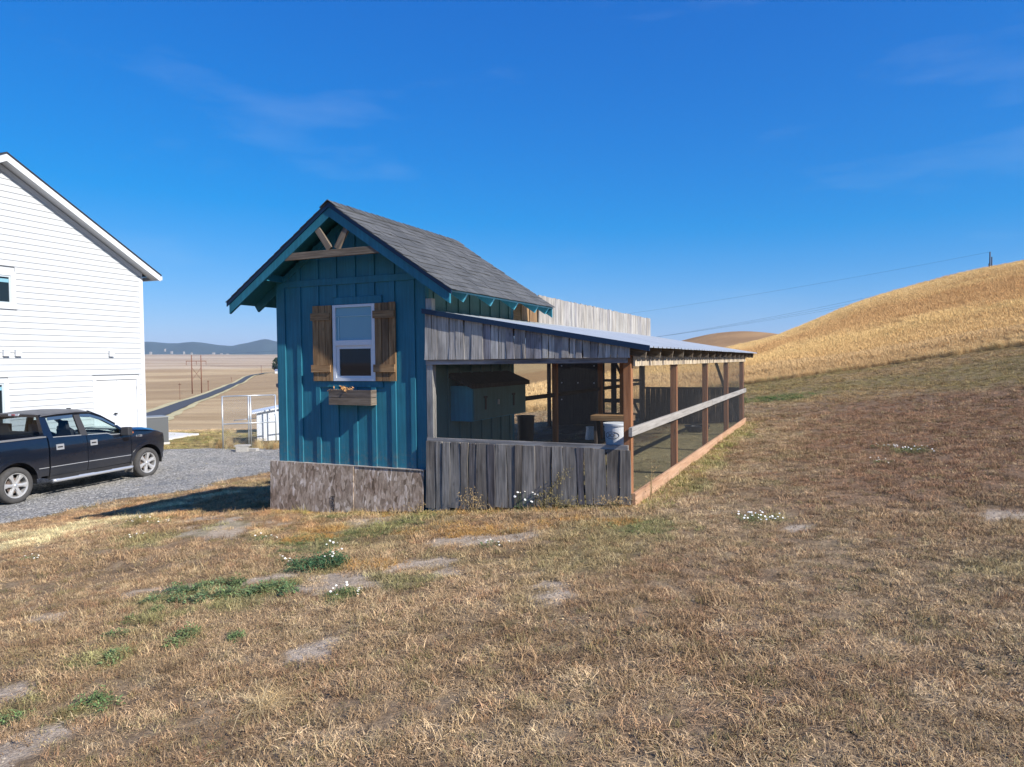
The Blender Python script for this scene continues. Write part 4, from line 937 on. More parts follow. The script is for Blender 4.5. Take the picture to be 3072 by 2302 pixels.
# ================================================================== FAR THINGS
W['pole'] = plain('brown_pole', (.16,.065,.035), .9)
W['pole_dark'] = plain('dark_steel_pole', (.03,.04,.06), .7)
def hframe(px1, px2, ybase, ytop, Dm, lab, mat, base=None):
    a = base[0] if base else Vector(ground_at(px1, ybase, 60)); b = base[1] if base else Vector(ground_at(px2, ybase-10, 60))
    return a, b
g1 = Vector(ground_at(577, 1182, 60)); Dl = uvd(g1.x, g1.y)[1]
def at(x, y, D): r = px_ray(x, y); return CAM_POS + r*D
def pole_frame(A, B, top, arm, lab, mat, r=.2, xb=True):
    t = thing('transmission_tower', tuple(A), lab, 'power pole')
    for P in (A, B): MB().tube([P-Vector((0,0,1)), Vector((P.x,P.y,top))], r, 8, True, [r, r*.7]).build('pole', mat, t, smooth=True)
    d = (B-A); d.z = 0; Lx = d.length; d.normalize(); e = Lx*.55
    pa, pb = Vector((A.x,A.y,arm))-d*e, Vector((B.x,B.y,arm))+d*e
    MB().tube([pa, pb], .16, 6).build('crossarm', mat, t)
    if xb:
        z0 = A.z+(arm-A.z)*.42; z1 = A.z+(arm-A.z)*.80
        MB().tube([Vector((A.x,A.y,z0)), Vector((B.x,B.y,z1))], .08, 5).build('brace', mat, t); MB().tube([Vector((B.x,B.y,z0)), Vector((A.x,A.y,z1))], .08, 5).build('brace', mat, t)
    att = []
    for q in (0, .5, 1):
        P = pa.lerp(pb, q); P2 = P-Vector((0,0,1.6)); MB().tube([P, P2], .09, 5).build('insulator', mat, t); att.append(P2)
    return att, [Vector((A.x,A.y,top)), Vector((B.x,B.y,top))]
A = g1; D1 = Dl; B = at(605, 1174, D1*1.02); B.z = hz(B.x, B.y)
topz = at(575, 1066, D1).z; armz = at(575, 1084, D1).z
attL, topL = pole_frame(A, B, topz, armz, 'brown wooden two pole transmission tower standing in the stubble field left of the coop', W['pole'], .24)
D2 = 215; A2 = at(2970, 768, D2); B2 = at(2975.5, 760, D2+11); t1, t2 = A2.z, B2.z
A2.z = hz(A2.x, A2.y)-1; B2.z = hz(B2.x, B2.y)-1; 
attR, topR = pole_frame(A2, B2, (t1+t2)/2, at(2972, 800, D2).z, 'dark two pole transmission tower half hidden behind the crest of the grassy hill', W['pole_dark'], .26, True)
for i, (p, q, sg, lab) in enumerate([(topL[0],topR[0],9,'thin upper wire between the two transmission towers'),(attL[0],attR[0],17,'lowest sagging wire between the two transmission towers'),(attL[1],attR[1],15.5,'middle sagging wire between the two transmission towers'),(attL[2],attR[2],14,'uppermost of the three sagging wires between the transmission towers')]):
    pts = [p.lerp(q, t)-Vector((0,0,4*sg*t*(1-t)*.62)) for t in np.linspace(0, 1, 40)]
    o = MB().tube(pts, .022, 4, False).build('power_wire', W['pole_dark']); tag(o, lab, 'power wire', 'wires between the transmission towers')
for x, yb, yt, r, D_, lab in ((540,1199,1149,.07,None,'thin grey utility pole left of the tall two pole tower'),(625,1174,1142,.16,None,'short dark pole close to the road right of the tall tower'),(694,1145,1132,.14,None,'small distant pole beside the bend of the road'),(784,1119,1097,.2,None,'thin distant pole near the far end of the road')):
    G = Vector(ground_at(x, yb, 60)); Dg = uvd(G.x, G.y)[1]; zt2 = at(x, yt, Dg).z
    t = thing('utility_pole', tuple(G), lab, 'utility pole', 'small poles along the country road')
    MB().tube([G-Vector((0,0,.5)), Vector((G.x,G.y,zt2))], r, 6).build('pole', W['pole'], t); MB().box((G.x-.7,G.y-.06,zt2-.6),(G.x+.7,G.y+.06,zt2-.45)).build('crossarm', W['pole'], t)
# lone tree and white farm building at the road's end
def leafmat(name, c1, c2):
    m, nt, b = new_mat(name); oi = N(nt, 'ShaderNodeAttribute', attribute_name='lv'); c = ramp(nt, oi.outputs['Fac'], [(0, c1), (1, c2)]); nt.links.new(c, b.inputs['Base Color']); b.inputs['Roughness'].default_value = .8; b.inputs['Specular IOR Level'].default_value = .2; return m
W['leaf'] = leafmat('dark_green_leaf', (.018,.040,.022), (.05,.085,.04))
def crown_mesh(name, blobs, n, sz, mat):
    V = []; F = []; lv = []
    for i in range(n):
        c, r = random.choice(blobs); d = Vector((random.gauss(0,1), random.gauss(0,1), random.gauss(0,1))).normalized()*random.uniform(.55,1)**.6
        p = Vector(c)+Vector((d.x*r[0], d.y*r[1], d.z*r[2])); a = Vector((random.gauss(0,1),)*1+(random.gauss(0,1), random.gauss(0,1))).normalized(); b = a.cross(Vector((random.random(),random.random(),random.random()+.1))).normalized(); s_ = sz*random.uniform(.6,1.3)
        k = len(V); V += [p-a*s_, p+b*s_*.6, p+a*s_, p-b*s_*.6]; F.append((k,k+1,k+2,k+3)); lv += [random.random()]*4
    me = mesh_from(name, V, F, mat); at_ = me.attributes.new('lv', 'FLOAT', 'POINT'); at_.data.foreach_set('value', lv); return me
G = Vector(ground_at(829, 1119, 60)); Dg = uvd(G.x, G.y)[1]; k = Dg/2132
tree = thing('leafy_tree', tuple(G), 'round dark tree at the far end of the road beside the coop corner', 'tree')
TM = Matrix.Translation(G)
MB().tube([(0,0,-1),(0,0,20*k)], 2*k, 7, True, [2.2*k,1*k]).build('trunk', W['dark'], tree, wm=TM)
obj('crown', crown_mesh('crown', [((0,0,28*k),(12*k,12*k,15*k)),((-6*k,0,18*k),(8*k,8*k,9*k)),((6*k,2*k,20*k),(10*k,8*k,12*k)),((1*k,0,38*k),(7*k,7*k,8*k))], 1500, 2.0*k, W['leaf']), tree, TM)
P = at(838, 1118, Dg*.97); zf = hz(P.x, P.y)
fb = thing('farm_building', (P.x,P.y,zf), 'tiny white farm building under the dark tree at the end of the road', 'building')
FM = Matrix.Translation((P.x,P.y,zf)) @ Matrix.Rotation(yaw, 4, 'Z')
MB().box((-3.4,-3,0),(3.4,3,2.6)).build('wall', W['white'], fb, wm=FM); MB().hexa([(-3.8,-3.4,2.6),(3.8,-3.4,2.6),(3.8,3.4,2.6),(-3.8,3.4,2.6),(-3.8,-.1,4.4),(3.8,-.1,4.4),(3.8,.1,4.4),(-3.8,.1,4.4)]).build('roof', W['galv'], fb, wm=FM)
# pale far farmsteads under the mountains
for i, (x, y, wpx, lab) in enumerate([(452,1056,9,'widest pale farmstead at the left foot of the far mountains'),(495,1047,5,'pale farm block up on the mountain slope'),(515,1054,8,'pale farm roofs right of the block on the slope'),(552,1055,6,'small pale farm between the two larger groups under the mountains'),(575,1058,6,'pale barn above the tall wooden tower'),(641,1058,11,'long pale building row under the saddle of the mountains'),(664,1060,9,'pale barn just right of the long building row'),(682,1061,8,'bright pale barn farthest to the right under the mountains')]):
    Dq = 6200; P = at(x, y, Dq); kk = Dq/2132*.42; wpx *= 1.5
    o = thing('distant_farm', (P.x,P.y,P.z-3*kk), lab, 'farm', 'pale farms at the foot of the mountains')
    FM = Matrix.Translation((P.x,P.y,P.z-3*kk)) @ Matrix.Rotation(yaw, 4, 'Z')
    MB().box((-wpx*kk/2,-8,-20),(wpx*kk/2,8,2.4*kk)).build('wall', W['rail'], o, wm=FM); MB().hexa([(-wpx*kk/2,-9,2.4*kk),(wpx*kk/2,-9,2.4*kk),(wpx*kk/2,9,2.4*kk),(-wpx*kk/2,9,2.4*kk),(-wpx*kk/2,-.2,3.4*kk),(wpx*kk/2,-.2,3.4*kk),(wpx*kk/2,.2,3.4*kk),(-wpx*kk/2,.2,3.4*kk)]).build('roof', W['rail'], o, wm=FM)

# ================================================================== THE PICKUP TRUCK
th_ = rad(-6.89); tf = Vector((math.sin(th_), math.cos(th_), 0)); tright = Vector((tf.y, -tf.x, 0))
TO = Vector((-12.075, 5.487, 0)) - tright*1.0; TZ = -1.085
TM = Matrix(((tf.x, -tright.x, 0, TO.x), (tf.y, -tright.y, 0, TO.y), (0, 0, 1, TZ), (0, 0, 0, 1)))    # x forward, y to its left, origin under the front axle
truck = thing('pickup_truck', (TO.x, TO.y, TZ), 'dusty dark blue four door pickup truck parked on gravel by the white house', 'pickup truck')
def paint():
    m, nt, b = new_mat('dark_blue_paint'); co, _ = objco(nt, False); n = noise(nt, co, 2.2, 5, .65); f = noise(nt, co, 90, 3, .7)
    tc = N(nt, 'ShaderNodeTexCoord'); sx = N(nt, 'ShaderNodeSeparateXYZ'); nt.links.new(tc.outputs['Object'], sx.inputs[0])
    lo = ramp(nt, sx.outputs[2], [(.45, (.55,)*3), (.95, (.10,)*3)]); dn = ramp(nt, n, [(.35, (.45,)*3), (.75, (1,)*3)]); df = mixc(nt, 1, lo, dn, 'MULTIPLY'); df = mixc(nt, 1, df, ramp(nt, f, [(.3,(.6,)*3),(.7,(1,)*3)]), 'MULTIPLY')
    c = mixc(nt, df, (.004, .008, .018), (.075, .068, .060)); nt.links.new(c, b.inputs['Base Color']); b.inputs['Metallic'].default_value = .15
    r = ramp(nt, df, [(0, (.22,)*3), (.5, (.6,)*3)]); nt.links.new(r, b.inputs['Roughness']); b.inputs['Coat Weight'].default_value = 1; b.inputs['Coat Roughness'].default_value = .05; return m
W['paint'] = paint(); W['chrome'] = plain('chrome', (.62,.63,.65), .22, metal=.6); W['rubber'] = plain('tyre_rubber', (.055,.052,.050), .9, var=.2, sc=14, bmp=.15)
W['rim'] = plain('dusty_chrome_rim', (.50,.49,.48), .35, metal=.4, var=.12, sc=12); W['plastic'] = plain('dark_trim_plastic', (.03,.03,.033), .7); W['seat'] = plain('seat_cloth', (.045,.045,.05), .9)
W['tail'] = plain('red_lamp', (.35,.012,.01), .25, coat=.5); W['amber'] = plain('amber_lamp', (.65,.16,.03), .3, coat=.5); W['lamp'] = plain('clear_lamp', (.55,.57,.6), .15, coat=.6)
W['dustroof'] = plain('dusty_roof_paint', (.085,.085,.09), .5, var=.2, sc=4)
def hw(x, z):
    w_ = .985 - .05*max(0, (.72-z)/.3)**2 - .07*max(0, (z-1.0)/.4)**2 if z < 1.4 else .93
    if z >= 1.37: w_ = min(w_, .93 - (z-1.37)*.38)
    if x > -.1: w_ -= .17*((x+.1)/.98)**2.6
    if x < -4.4: w_ -= .03*((-4.4-x)/.5)**2
    return w_
def side_panel(name, pts, mat, parent=truck, off=.0, th=.03, stepx=.14, stepz=.09, both=True, **k):
    for sd_ in ((-1, 1) if both else (-1,)):
        bm = bmesh.new(); vs_ = [bm.verts.new((x, 0, z)) for x, z in pts]; bm.faces.new(vs_)
        xs = [p[0] for p in pts]; zs = [p[1] for p in pts]
        for q in np.arange(min(xs)+stepx, max(xs), stepx): bmesh.ops.bisect_plane(bm, geom=bm.verts[:]+bm.edges[:]+bm.faces[:], plane_co=(q,0,0), plane_no=(1,0,0))
        for q in np.arange(min(zs)+stepz, max(zs), stepz): bmesh.ops.bisect_plane(bm, geom=bm.verts[:]+bm.edges[:]+bm.faces[:], plane_co=(0,0,q), plane_no=(0,0,1))
        for v in bm.verts: v.co.y = sd_*(hw(v.co.x, v.co.z)+off)
        r = bmesh.ops.extrude_face_region(bm, geom=bm.faces[:]); 
        for v in r['geom']:
            if isinstance(v, bmesh.types.BMVert): v.co.y -= sd_*th
        bmesh.ops.recalc_face_normals(bm, faces=bm.faces); me = bpy.data.meshes.new(name); bm.to_mesh(me); bm.free(); me.materials.append(mat)
        me.polygons.foreach_set('use_smooth', [True]*len(me.polygons)); me.set_sharp_from_angle(angle=rad(35))
        last = obj(name, me, parent, TM, **k)
        if sd_ == -1: right = last
    return right
def arc(cx, cz, r, a0, a1, n=12): return [(cx+r*math.cos(rad(a0+(a1-a0)*i/n)), cz+r*math.sin(rad(a0+(a1-a0)*i/n))) for i in range(n+1)]
ZR = .40; WF, WR = 0.0, -3.68
# panels
side_panel('front_fender', [(-.545,.50),(-.545,1.27),(-.50,1.30),(.20,1.24),(.62,1.15),(.66,.92),(.62,.62),(.505,.60)] + arc(WF,ZR,.50,20,160)+[(-.50,.50)], W['paint'])
side_panel('rear_door', [(-2.86,.48),(-2.86,1.37),(-1.865,1.335),(-1.865,.48)], W['paint'])
side_panel('front_door', [(-1.85,.48),(-1.85,1.335),(-1.25,1.31),(-1.12,1.26),(-.56,1.255),(-.56,.49)], W['paint'])
side_panel('bed_side', [(-2.895,.50),(-2.895,1.385),(-4.90,1.40),(-4.92,.62),(-4.25,.60)] + [p for p in reversed(arc(WR,ZR,.51,22,158))] + [(-3.19,.50)], W['paint'])
side_panel('rocker', [(-2.86,.40),(-2.86,.472),(-.56,.472),(-.56,.40)], W['plastic'])
side_panel('side_moulding', [(-3.20,.685),(-3.20,.70),(-2.90,.70),(-2.90,.685)], W['chrome'], off=.006, th=.01)
side_panel('side_moulding', [(-2.85,.685),(-2.85,.70),(-1.87,.70),(-1.87,.685)], W['chrome'], off=.006, th=.01)
side_panel('side_moulding', [(-1.84,.685),(-1.84,.70),(-.57,.69),(-.57,.675)], W['chrome'], off=.006, th=.01)
# wheel arch flares
for cx in (WF, WR):
    o_ = arc(cx,ZR,.595,8,172,18); i_ = arc(cx,ZR,.505,172,8,18); side_panel('wheel_flare', o_+i_, W['paint'], off=.022, th=.05)
# pillars and window surrounds: beams following the tapering cab
def cabp(x, z, s_=-1, d=0): return Vector((x, s_*(hw(x, z)-d), z))
def bar(name, P, w0, mat, th=.05, par=truck):
    mb = MB()
    for (a, wa), (b, wb) in zip(list(zip(P, w0))[:-1], list(zip(P, w0))[1:]):
        s_ = -1 if a.y < 0 else 1; dx = Vector((1,0,0)) if abs((b-a).z) > abs((b-a).x)*.7 else Vector((0,0,1))
        n = Vector((0, -s_*th, 0)); mb.hexa([a-dx*wa/2, a+dx*wa/2, a+dx*wa/2+n, a-dx*wa/2+n, b-dx*wb/2, b+dx*wb/2, b+dx*wb/2+n, b-dx*wb/2+n])
    return mb.build(name, mat, par, wm=TM)
for s_ in (-1, 1):
    bar('rear_pillar', [cabp(-2.80,1.36,s_), cabp(-2.84,1.84,s_)], (.14,.12), W['paint'])
    bar('middle_pillar', [cabp(-1.90,1.33,s_), cabp(-1.96,1.84,s_)], (.19,.15), W['plastic'])
    bar('front_pillar', [cabp(-.62,1.245,s_), cabp(-.95,1.50,s_), cabp(-1.30,1.72,s_), cabp(-1.62,1.85,s_)], (.11,.11,.12,.14), W['paint'])
    bar('roof_rail', [cabp(-2.90,1.855,s_), cabp(-2.3,1.875,s_), cabp(-1.62,1.86,s_), cabp(-1.30,1.74,s_)], (.075,.075,.075,.05), W['paint'])
    bar('window_visor', [cabp(-2.74,1.80,s_,-.012), cabp(-2.08,1.815,s_,-.012)], (.075,.075), plain('blue_visor', (.05,.09,.16), .1, coat=1), .012)
    bar('window_visor', [cabp(-1.88,1.815,s_,-.012), cabp(-1.62,1.80,s_,-.012), cabp(-1.28,1.68,s_,-.012), cabp(-.98,1.49,s_,-.012)], (.07,.07,.06,.05), plain('blue_visor', (.05,.09,.16), .1, coat=1), .012)
    bar('window_seal', [cabp(-2.73,1.375,s_,-.004), cabp(-1.99,1.35,s_,-.004)], (.018,.018), W['chrome'], .01)
    bar('window_seal', [cabp(-1.81,1.345,s_,-.004), cabp(-1.26,1.322,s_,-.004), cabp(-1.14,1.275,s_,-.004), cabp(-.70,1.265,s_,-.004)], (.018,.018,.018,.018), W['chrome'], .01)
def glass_side(name, pts, mat):
    for s_ in (-1, 1):
        V = [(x, s_*(hw(x, z)-.03), z) for x, z in pts]; obj(name, mesh_from(name, V, [tuple(range(len(V)))], mat), truck, TM)
glass_side('rear_side_window', [(-2.75,1.37),(-2.79,1.83),(-2.02,1.84),(-1.97,1.34)], W['glass_tint'])
glass_side('front_side_window', [(-1.83,1.33),(-1.90,1.84),(-1.62,1.83),(-1.30,1.70),(-.95,1.48),(-.66,1.25),(-1.12,1.25)], W['glass_clear'])
# roof, windscreen, rear window, bonnet
def patchmesh(name, rows, mat, th=.02, par=truck, **k):
    V = []; F = []; n = len(rows[0]); m = len(rows)
    for r in rows: V += r
    for i in range(m-1):
        for j in range(n-1): F.append((i*n+j, i*n+j+1, (i+1)*n+j+1, (i+1)*n+j))
    o = obj(name, mesh_from(name, V, F, mat, True, 50), par, TM, **k); 
    if th: md = o.modifiers.new('thick', 'SOLIDIFY'); md.thickness = th; md.offset = -1
    return o
def row(x, z, wd, crown=.03, n=13, p=2.2): return [(x, wd*(-1+2*i/(n-1)), z - crown*abs(-1+2*i/(n-1))**p) for i in range(n)]
rr = []
for x, z, wd in ((-2.93,1.90,.75),(-2.88,1.915,.765),(-2.5,1.94,.77),(-2.0,1.95,.77),(-1.7,1.935,.765),(-1.45,1.88,.75)):
    rw = []
    for i in range(25):
        q = -1+2*i/24; rib = .010*(abs(math.sin(q*math.pi*2.5)) > .55)*(abs(q) < .8)*(-2.8 < x < -1.75); rw.append((x, wd*q, z-.055*abs(q)**4-rib))
    rr.append(rw)
patchmesh('cab_roof', rr, W['dustroof'])
patchmesh('windscreen', [row(-1.45,1.875,.74,.05), row(-1.0,1.60,.80,.06), row(-.60,1.30,.86,.07)], W['glass_clear'], 0)
patchmesh('rear_window', [row(-2.93,1.86,.66,.0), row(-2.935,1.42,.78,.0)], W['glass_tint'], 0)
MB().hexa([(-2.95,-.93,.9),(-2.88,-.93,.9),(-2.88,.93,.9),(-2.95,.93,.9),(-2.95,-.91,1.42),(-2.88,-.91,1.42),(-2.88,.91,1.42),(-2.95,.91,1.42)]).build('cab_rear_wall', W['paint'], truck, wm=TM)
for s_ in (-1, 1): MB().hexa([(-2.95,s_*.91,1.42),(-2.88,s_*.91,1.42),(-2.88,s_*.78,1.42),(-2.95,s_*.78,1.42),(-2.94,s_*.75,1.87),(-2.87,s_*.75,1.87),(-2.87,s_*.66,1.87),(-2.94,s_*.66,1.87)]).build('rear_pillar', W['paint'], truck, wm=TM)
MB().box((-2.955,-.76,1.85),(-2.90,.76,1.91)).build('roof_edge', W['paint'], truck, wm=TM)
hood = [[(x, w2*(-1+2*i/16), z-.05*abs(-1+2*i/16)**3 + .035*(abs(-1+2*i/16) > .5)*(abs(-1+2*i/16) < .8)*(x < .6)) for i in range(17)] for x, z, w2 in ((-.60,1.335,.90),(-.3,1.34,.91),(.1,1.31,.90),(.45,1.25,.86),(.66,1.18,.82),(.74,1.10,.78))]
patchmesh('bonnet', hood, W['paint'])
# bed
MB().box((-4.86,-.80,.80),(-2.96,.80,.84)).build('bed_floor', W['plastic'], truck, wm=TM)
for s_ in (-1, 1):
    MB().box((-4.86,min(s_*.80,s_*.84),.84),(-2.96,max(s_*.80,s_*.84),1.37)).build('bed_wall', W['paint'], truck, wm=TM)
    MB().box((-4.90,min(s_*.80,s_*.945),1.385),(-2.92,max(s_*.80,s_*.945),1.415)).build('bed_rail', plain('rail_cap_grey', (.16,.16,.165), .6), truck, wm=TM)
MB().box((-4.93,-.90,.62),(-4.86,.90,1.40)).build('tailgate', W['paint'], truck, wm=TM)
MB().box((-5.08,-.94,.45),(-4.94,.94,.62)).build('rear_bumper', W['chrome'], truck, wm=TM)
for s_ in (-1, 1): MB().box((-4.95,min(s_*.82,s_*.935),.95),(-4.915,max(s_*.82,s_*.935),1.35)).build('tail_light', W['tail'], truck, wm=TM)
# front end
MB().hexa([(.66,-.80,.62),(.80,-.60,.62),(.80,.60,.62),(.66,.80,.62),(.66,-.80,1.12),(.78,-.60,1.12),(.78,.60,1.12),(.66,.80,1.12)]).build('grille', W['chrome'], truck, wm=TM)
MB().hexa([(.58,-.88,.40),(.90,-.62,.40),(.90,.62,.40),(.58,.88,.40),(.60,-.90,.66),(.93,-.62,.66),(.93,.62,.66),(.60,.90,.66)]).build('front_bumper', plain('dusty_bumper', (.32,.32,.33), .4, metal=.6), truck, wm=TM)
for s_ in (-1, 1):
    side = s_
    MB().hexa([(.44,s_*.905,.93),(.70,s_*.80,.90),(.66,s_*.70,.90),(.44,s_*.80,.93),(.40,s_*.905,1.16),(.68,s_*.79,1.14),(.64,s_*.70,1.14),(.40,s_*.80,1.16)]).build('headlight', W['lamp'], truck, wm=TM)
    MB().hexa([(.47,s_*.918,.95),(.58,s_*.872,.95),(.58,s_*.85,.95),(.47,s_*.89,.95),(.42,s_*.920,1.13),(.54,s_*.885,1.13),(.54,s_*.86,1.13),(.42,s_*.89,1.13)]).build('side_marker', W['amber'], truck, wm=TM)
# chassis, wheel wells, cabin floor
MB().box((-4.8,-.58,.42),(.6,.58,.80)).build('chassis', W['hole'], truck, wm=TM)
MB().box((-2.86,-.90,.42),(-.56,.90,.70)).build('cabin_floor', W['hole'], truck, wm=TM)
MB().box((-.56,-.62,.80),(.62,.62,1.15)).box((-.62,-.86,.70),(-.545,.86,1.22)).build('engine_bay', W['hole'], truck, wm=TM)
for cx in (WF, WR):
    for s_ in (-1, 1):
        V = []; A_ = arc(cx, ZR, .50, -5, 185, 16)
        for x, z in A_: V += [(x, s_*.95, z), (x, s_*.55, z)]
        V += [(cx, s_*.55, ZR)]; F = [(2*i, 2*i+1, 2*i+3, 2*i+2) for i in range(16)] + [(2*i+1, 2*i+3, len(V)-1) for i in range(16)]
        obj('wheel_well', mesh_from('wheel_well', V, F, W['hole']), truck, TM)
# cabin contents
MB().box((-1.0,-.84,1.12),(-.66,.84,1.27)).hexa([(-1.1,-.2,.6),(-.8,-.2,.6),(-.8,.2,.6),(-1.1,.2,.6),(-1.0,-.2,1.2),(-.75,-.2,1.2),(-.75,.2,1.2),(-1.0,.2,1.2)]).build('dashboard', W['plastic'], truck, wm=TM)
for y in (-.42,.42):
    MB().box((-1.85,y-.26,.75),(-1.35,y+.26,.95)).hexa([(-1.90,y-.25,.9),(-1.76,y-.25,.9),(-1.76,y+.25,.9),(-1.90,y+.25,.9),(-2.05,y-.22,1.48),(-1.95,y-.22,1.48),(-1.95,y+.22,1.48),(-2.05,y+.22,1.48)]).hexa([(-2.06,y-.13,1.50),(-1.96,y-.13,1.50),(-1.96,y+.13,1.50),(-2.06,y+.13,1.50),(-2.08,y-.11,1.70),(-2.0,y-.11,1.70),(-2.0,y+.11,1.70),(-2.08,y+.11,1.70)]).build('front_seat', W['seat'], truck, wm=TM)
MB().box((-2.8,-.72,.75),(-2.35,.72,.95)).hexa([(-2.85,-.72,.9),(-2.72,-.72,.9),(-2.72,.72,.9),(-2.85,.72,.9),(-2.86,-.7,1.5),(-2.76,-.7,1.5),(-2.76,.7,1.5),(-2.86,.7,1.5)]).build('rear_seat', W['seat'], truck, wm=TM)
for y in (-.45,.45): MB().box((-2.85,y-.14,1.5),(-2.77,y+.14,1.68)).build('headrest', W['seat'], truck, wm=TM)
MB().lathe([(.155,-.012),(.18,-.012),(.18,.012),(.155,.012),(.155,-.012)], 20, 'Y').build('steering_wheel', W['plastic'], truck, wm=TM @ Matrix.Translation((-1.12,.42,1.28)) @ Matrix.Rotation(rad(90), 4, 'Z') @ Matrix.Rotation(rad(-25), 4, 'X'))
MB().box((-1.06,-.13,1.70),(-1.03,.13,1.77)).build('inner_mirror', W['plastic'], truck, wm=TM)
# wheels
def wheel(x, s_):
    c = Matrix.Translation((x, s_*.86, ZR)) @ (Matrix.Identity(4) if s_ < 0 else Matrix.Rotation(math.pi, 4, 'Z')) @ Matrix.Rotation(random.uniform(0, 1), 4, 'Y'); m = TM @ c
    wh = MB().lathe([(0,.05),(.10,.05),(.12,.10),(.26,.10)], 30).build('wheel', W['hole'], truck, smooth=True, wm=m)
    MB().lathe([(.268,.11),(.285,.128),(.33,.132),(.375,.12),(.398,.09),(.404,.04),(.404,-.04),(.398,-.09),(.375,-.118),(.33,-.130),(.29,-.125),(.272,-.095)], 48).build('tyre', W['rubber'], wh, smooth=True, wm=m)
    rim = MB().lathe([(.250,.10),(.250,-.085),(.262,-.105),(.276,-.108),(.280,-.095)], 48).lathe([(0,-.088),(.055,-.088),(.062,-.075),(.062,-.04)], 24)
    for k in range(6):
        a = 2*math.pi*k/6
        def q(r, t, y): return (r*math.cos(a)-t*math.sin(a), y, r*math.sin(a)+t*math.cos(a))
        rim.add([q(.05,-.034,-.075),q(.05,.034,-.075),q(.16,-.030,-.085),q(.16,.030,-.085),q(.252,-.056,-.090),q(.252,.056,-.090),q(.05,-.03,-.03),q(.05,.03,-.03),q(.252,-.05,-.03),q(.252,.05,-.03),q(.16,0,-.094),q(.05,0,-.084),q(.252,0,-.098)],
            [(0,11,10,2),(11,1,3,10),(2,10,12,4),(10,3,5,12),(0,2,4,8,6),(1,7,9,5,3),(4,12,5,9,8),(0,6,7,1,11)])
    rim.build('rim', W['rim'], wh, wm=m)
    MB().lathe([(0,-.096),(.035,-.095),(.04,-.088)], 16).build('hub_cap', W['chrome'], wh, smooth=True, wm=m)
    for k in range(6):
        a = 2*math.pi*(k+.5)/6; MB().lathe([(0,-.050),(.010,-.050),(.010,-.02)], 8, 'Y', (.055*math.cos(a)*1.25,-.025,.055*math.sin(a)*1.25)).build('lug_nut', W['chrome'], wh, wm=m)
    MB().lathe([(.08,-.02),(.17,-.02),(.17,.01),(.08,.01)], 28).build('brake_disc', plain('brake_steel', (.16,.12,.10), .6, metal=.4), wh, wm=m)
for x in (WF, WR):
    for s_ in (-1, 1): wheel(x, s_)
# steps, mud flaps, handles, mirrors, lamp, aerial
for s_ in (-1, 1):
    MB().tube([(-2.84,s_*1.0,.375),(-2.80,s_*1.03,.37),(-.62,s_*1.03,.37),(-.56,s_*1.0,.375)], .042, 12).build('step_bar', W['chrome'], truck, smooth=True, wm=TM)
    for x in (-2.5,-1.7,-.9): MB().box((x-.03,min(s_*.6,s_*1.0),.37),(x+.03,max(s_*.6,s_*1.0),.41)).build('step_bracket', W['plastic'], truck, wm=TM)
    for a in (-2.45,-1.5): MB().box((a-.25,min(s_*.99,s_*1.06),.408),(a+.25,max(s_*.99,s_*1.06),.418)).build('step_pad', W['plastic'], truck, wm=TM)
    for x in (-.52,): MB().box((x-.012,min(s_*.72,s_*.98),.22),(x+.004,max(s_*.72,s_*.98),.56)).build('mud_flap', plain('dusty_flap', (.18,.17,.16), .8), truck, wm=TM)
    MB().box((-4.2,min(s_*.72,s_*.97),.22),(-4.185,max(s_*.72,s_*.97),.56)).build('mud_flap', W['plastic'], truck, wm=TM)
    for x0 in (-2.70,-1.78):
        y = s_*(hw(x0+.1,1.13)); sgn = s_
        hb_ = MB().hexa([(x0,y-sgn*.01,1.07),(x0+.20,y-sgn*.01,1.07),(x0+.20,y+sgn*.012,1.07),(x0,y+sgn*.012,1.07),(x0,y-sgn*.02,1.20),(x0+.20,y-sgn*.02,1.20),(x0+.20,y+sgn*.004,1.20),(x0,y+sgn*.004,1.20)]).build('door_handle', W['chrome'], truck, wm=TM)
        MB().box((x0+.03,min(y,y+sgn*.013),1.12),(x0+.16,max(y,y+sgn*.013),1.15)).build('handle_recess', W['hole'], hb_, wm=TM)
    mr = MB().hexa([(-.90,s_*.99,1.22),(-.72,s_*.99,1.22),(-.68,s_*1.20,1.22),(-.86,s_*1.23,1.22),(-.90,s_*.99,1.44),(-.74,s_*.99,1.44),(-.70,s_*1.19,1.44),(-.86,s_*1.22,1.44)]).build('mirror', W['plastic'], truck, wm=TM)
    md = mr.modifiers.new('round', 'BEVEL'); md.width = .03; md.segments = 3
    MB().box((-.84,min(s_*.86,s_*1.0),1.25),(-.76,max(s_*.86,s_*1.0),1.30)).build('mirror_arm', W['plastic'], mr, wm=TM)
    MB().box((-.70,min(s_*1.10,s_*1.19),1.27),(-.675,max(s_*1.10,s_*1.19),1.31)).build('turn_lamp', W['amber'], mr, wm=TM)
MB().box((-2.965,-.16,1.875),(-2.93,.16,1.925)).build('lamp_housing', W['lamp'], truck, wm=TM); MB().box((-2.972,-.05,1.885),(-2.955,.05,1.915)).build('brake_lamp', W['tail'], truck, wm=TM)
MB().box((-1.60,-.08,1.93),(-1.52,-.02,1.97)).build('roof_aerial', W['plastic'], truck, wm=TM)
text('badge', 'F-150', .085, W['chrome'], truck, TM @ Matrix.Translation((-.28,-(hw(-.2,1.15)+.004),1.13)) @ Matrix.Rotation(rad(90), 4, 'X'), .004)
W['dk'] = 0
del W['dk']

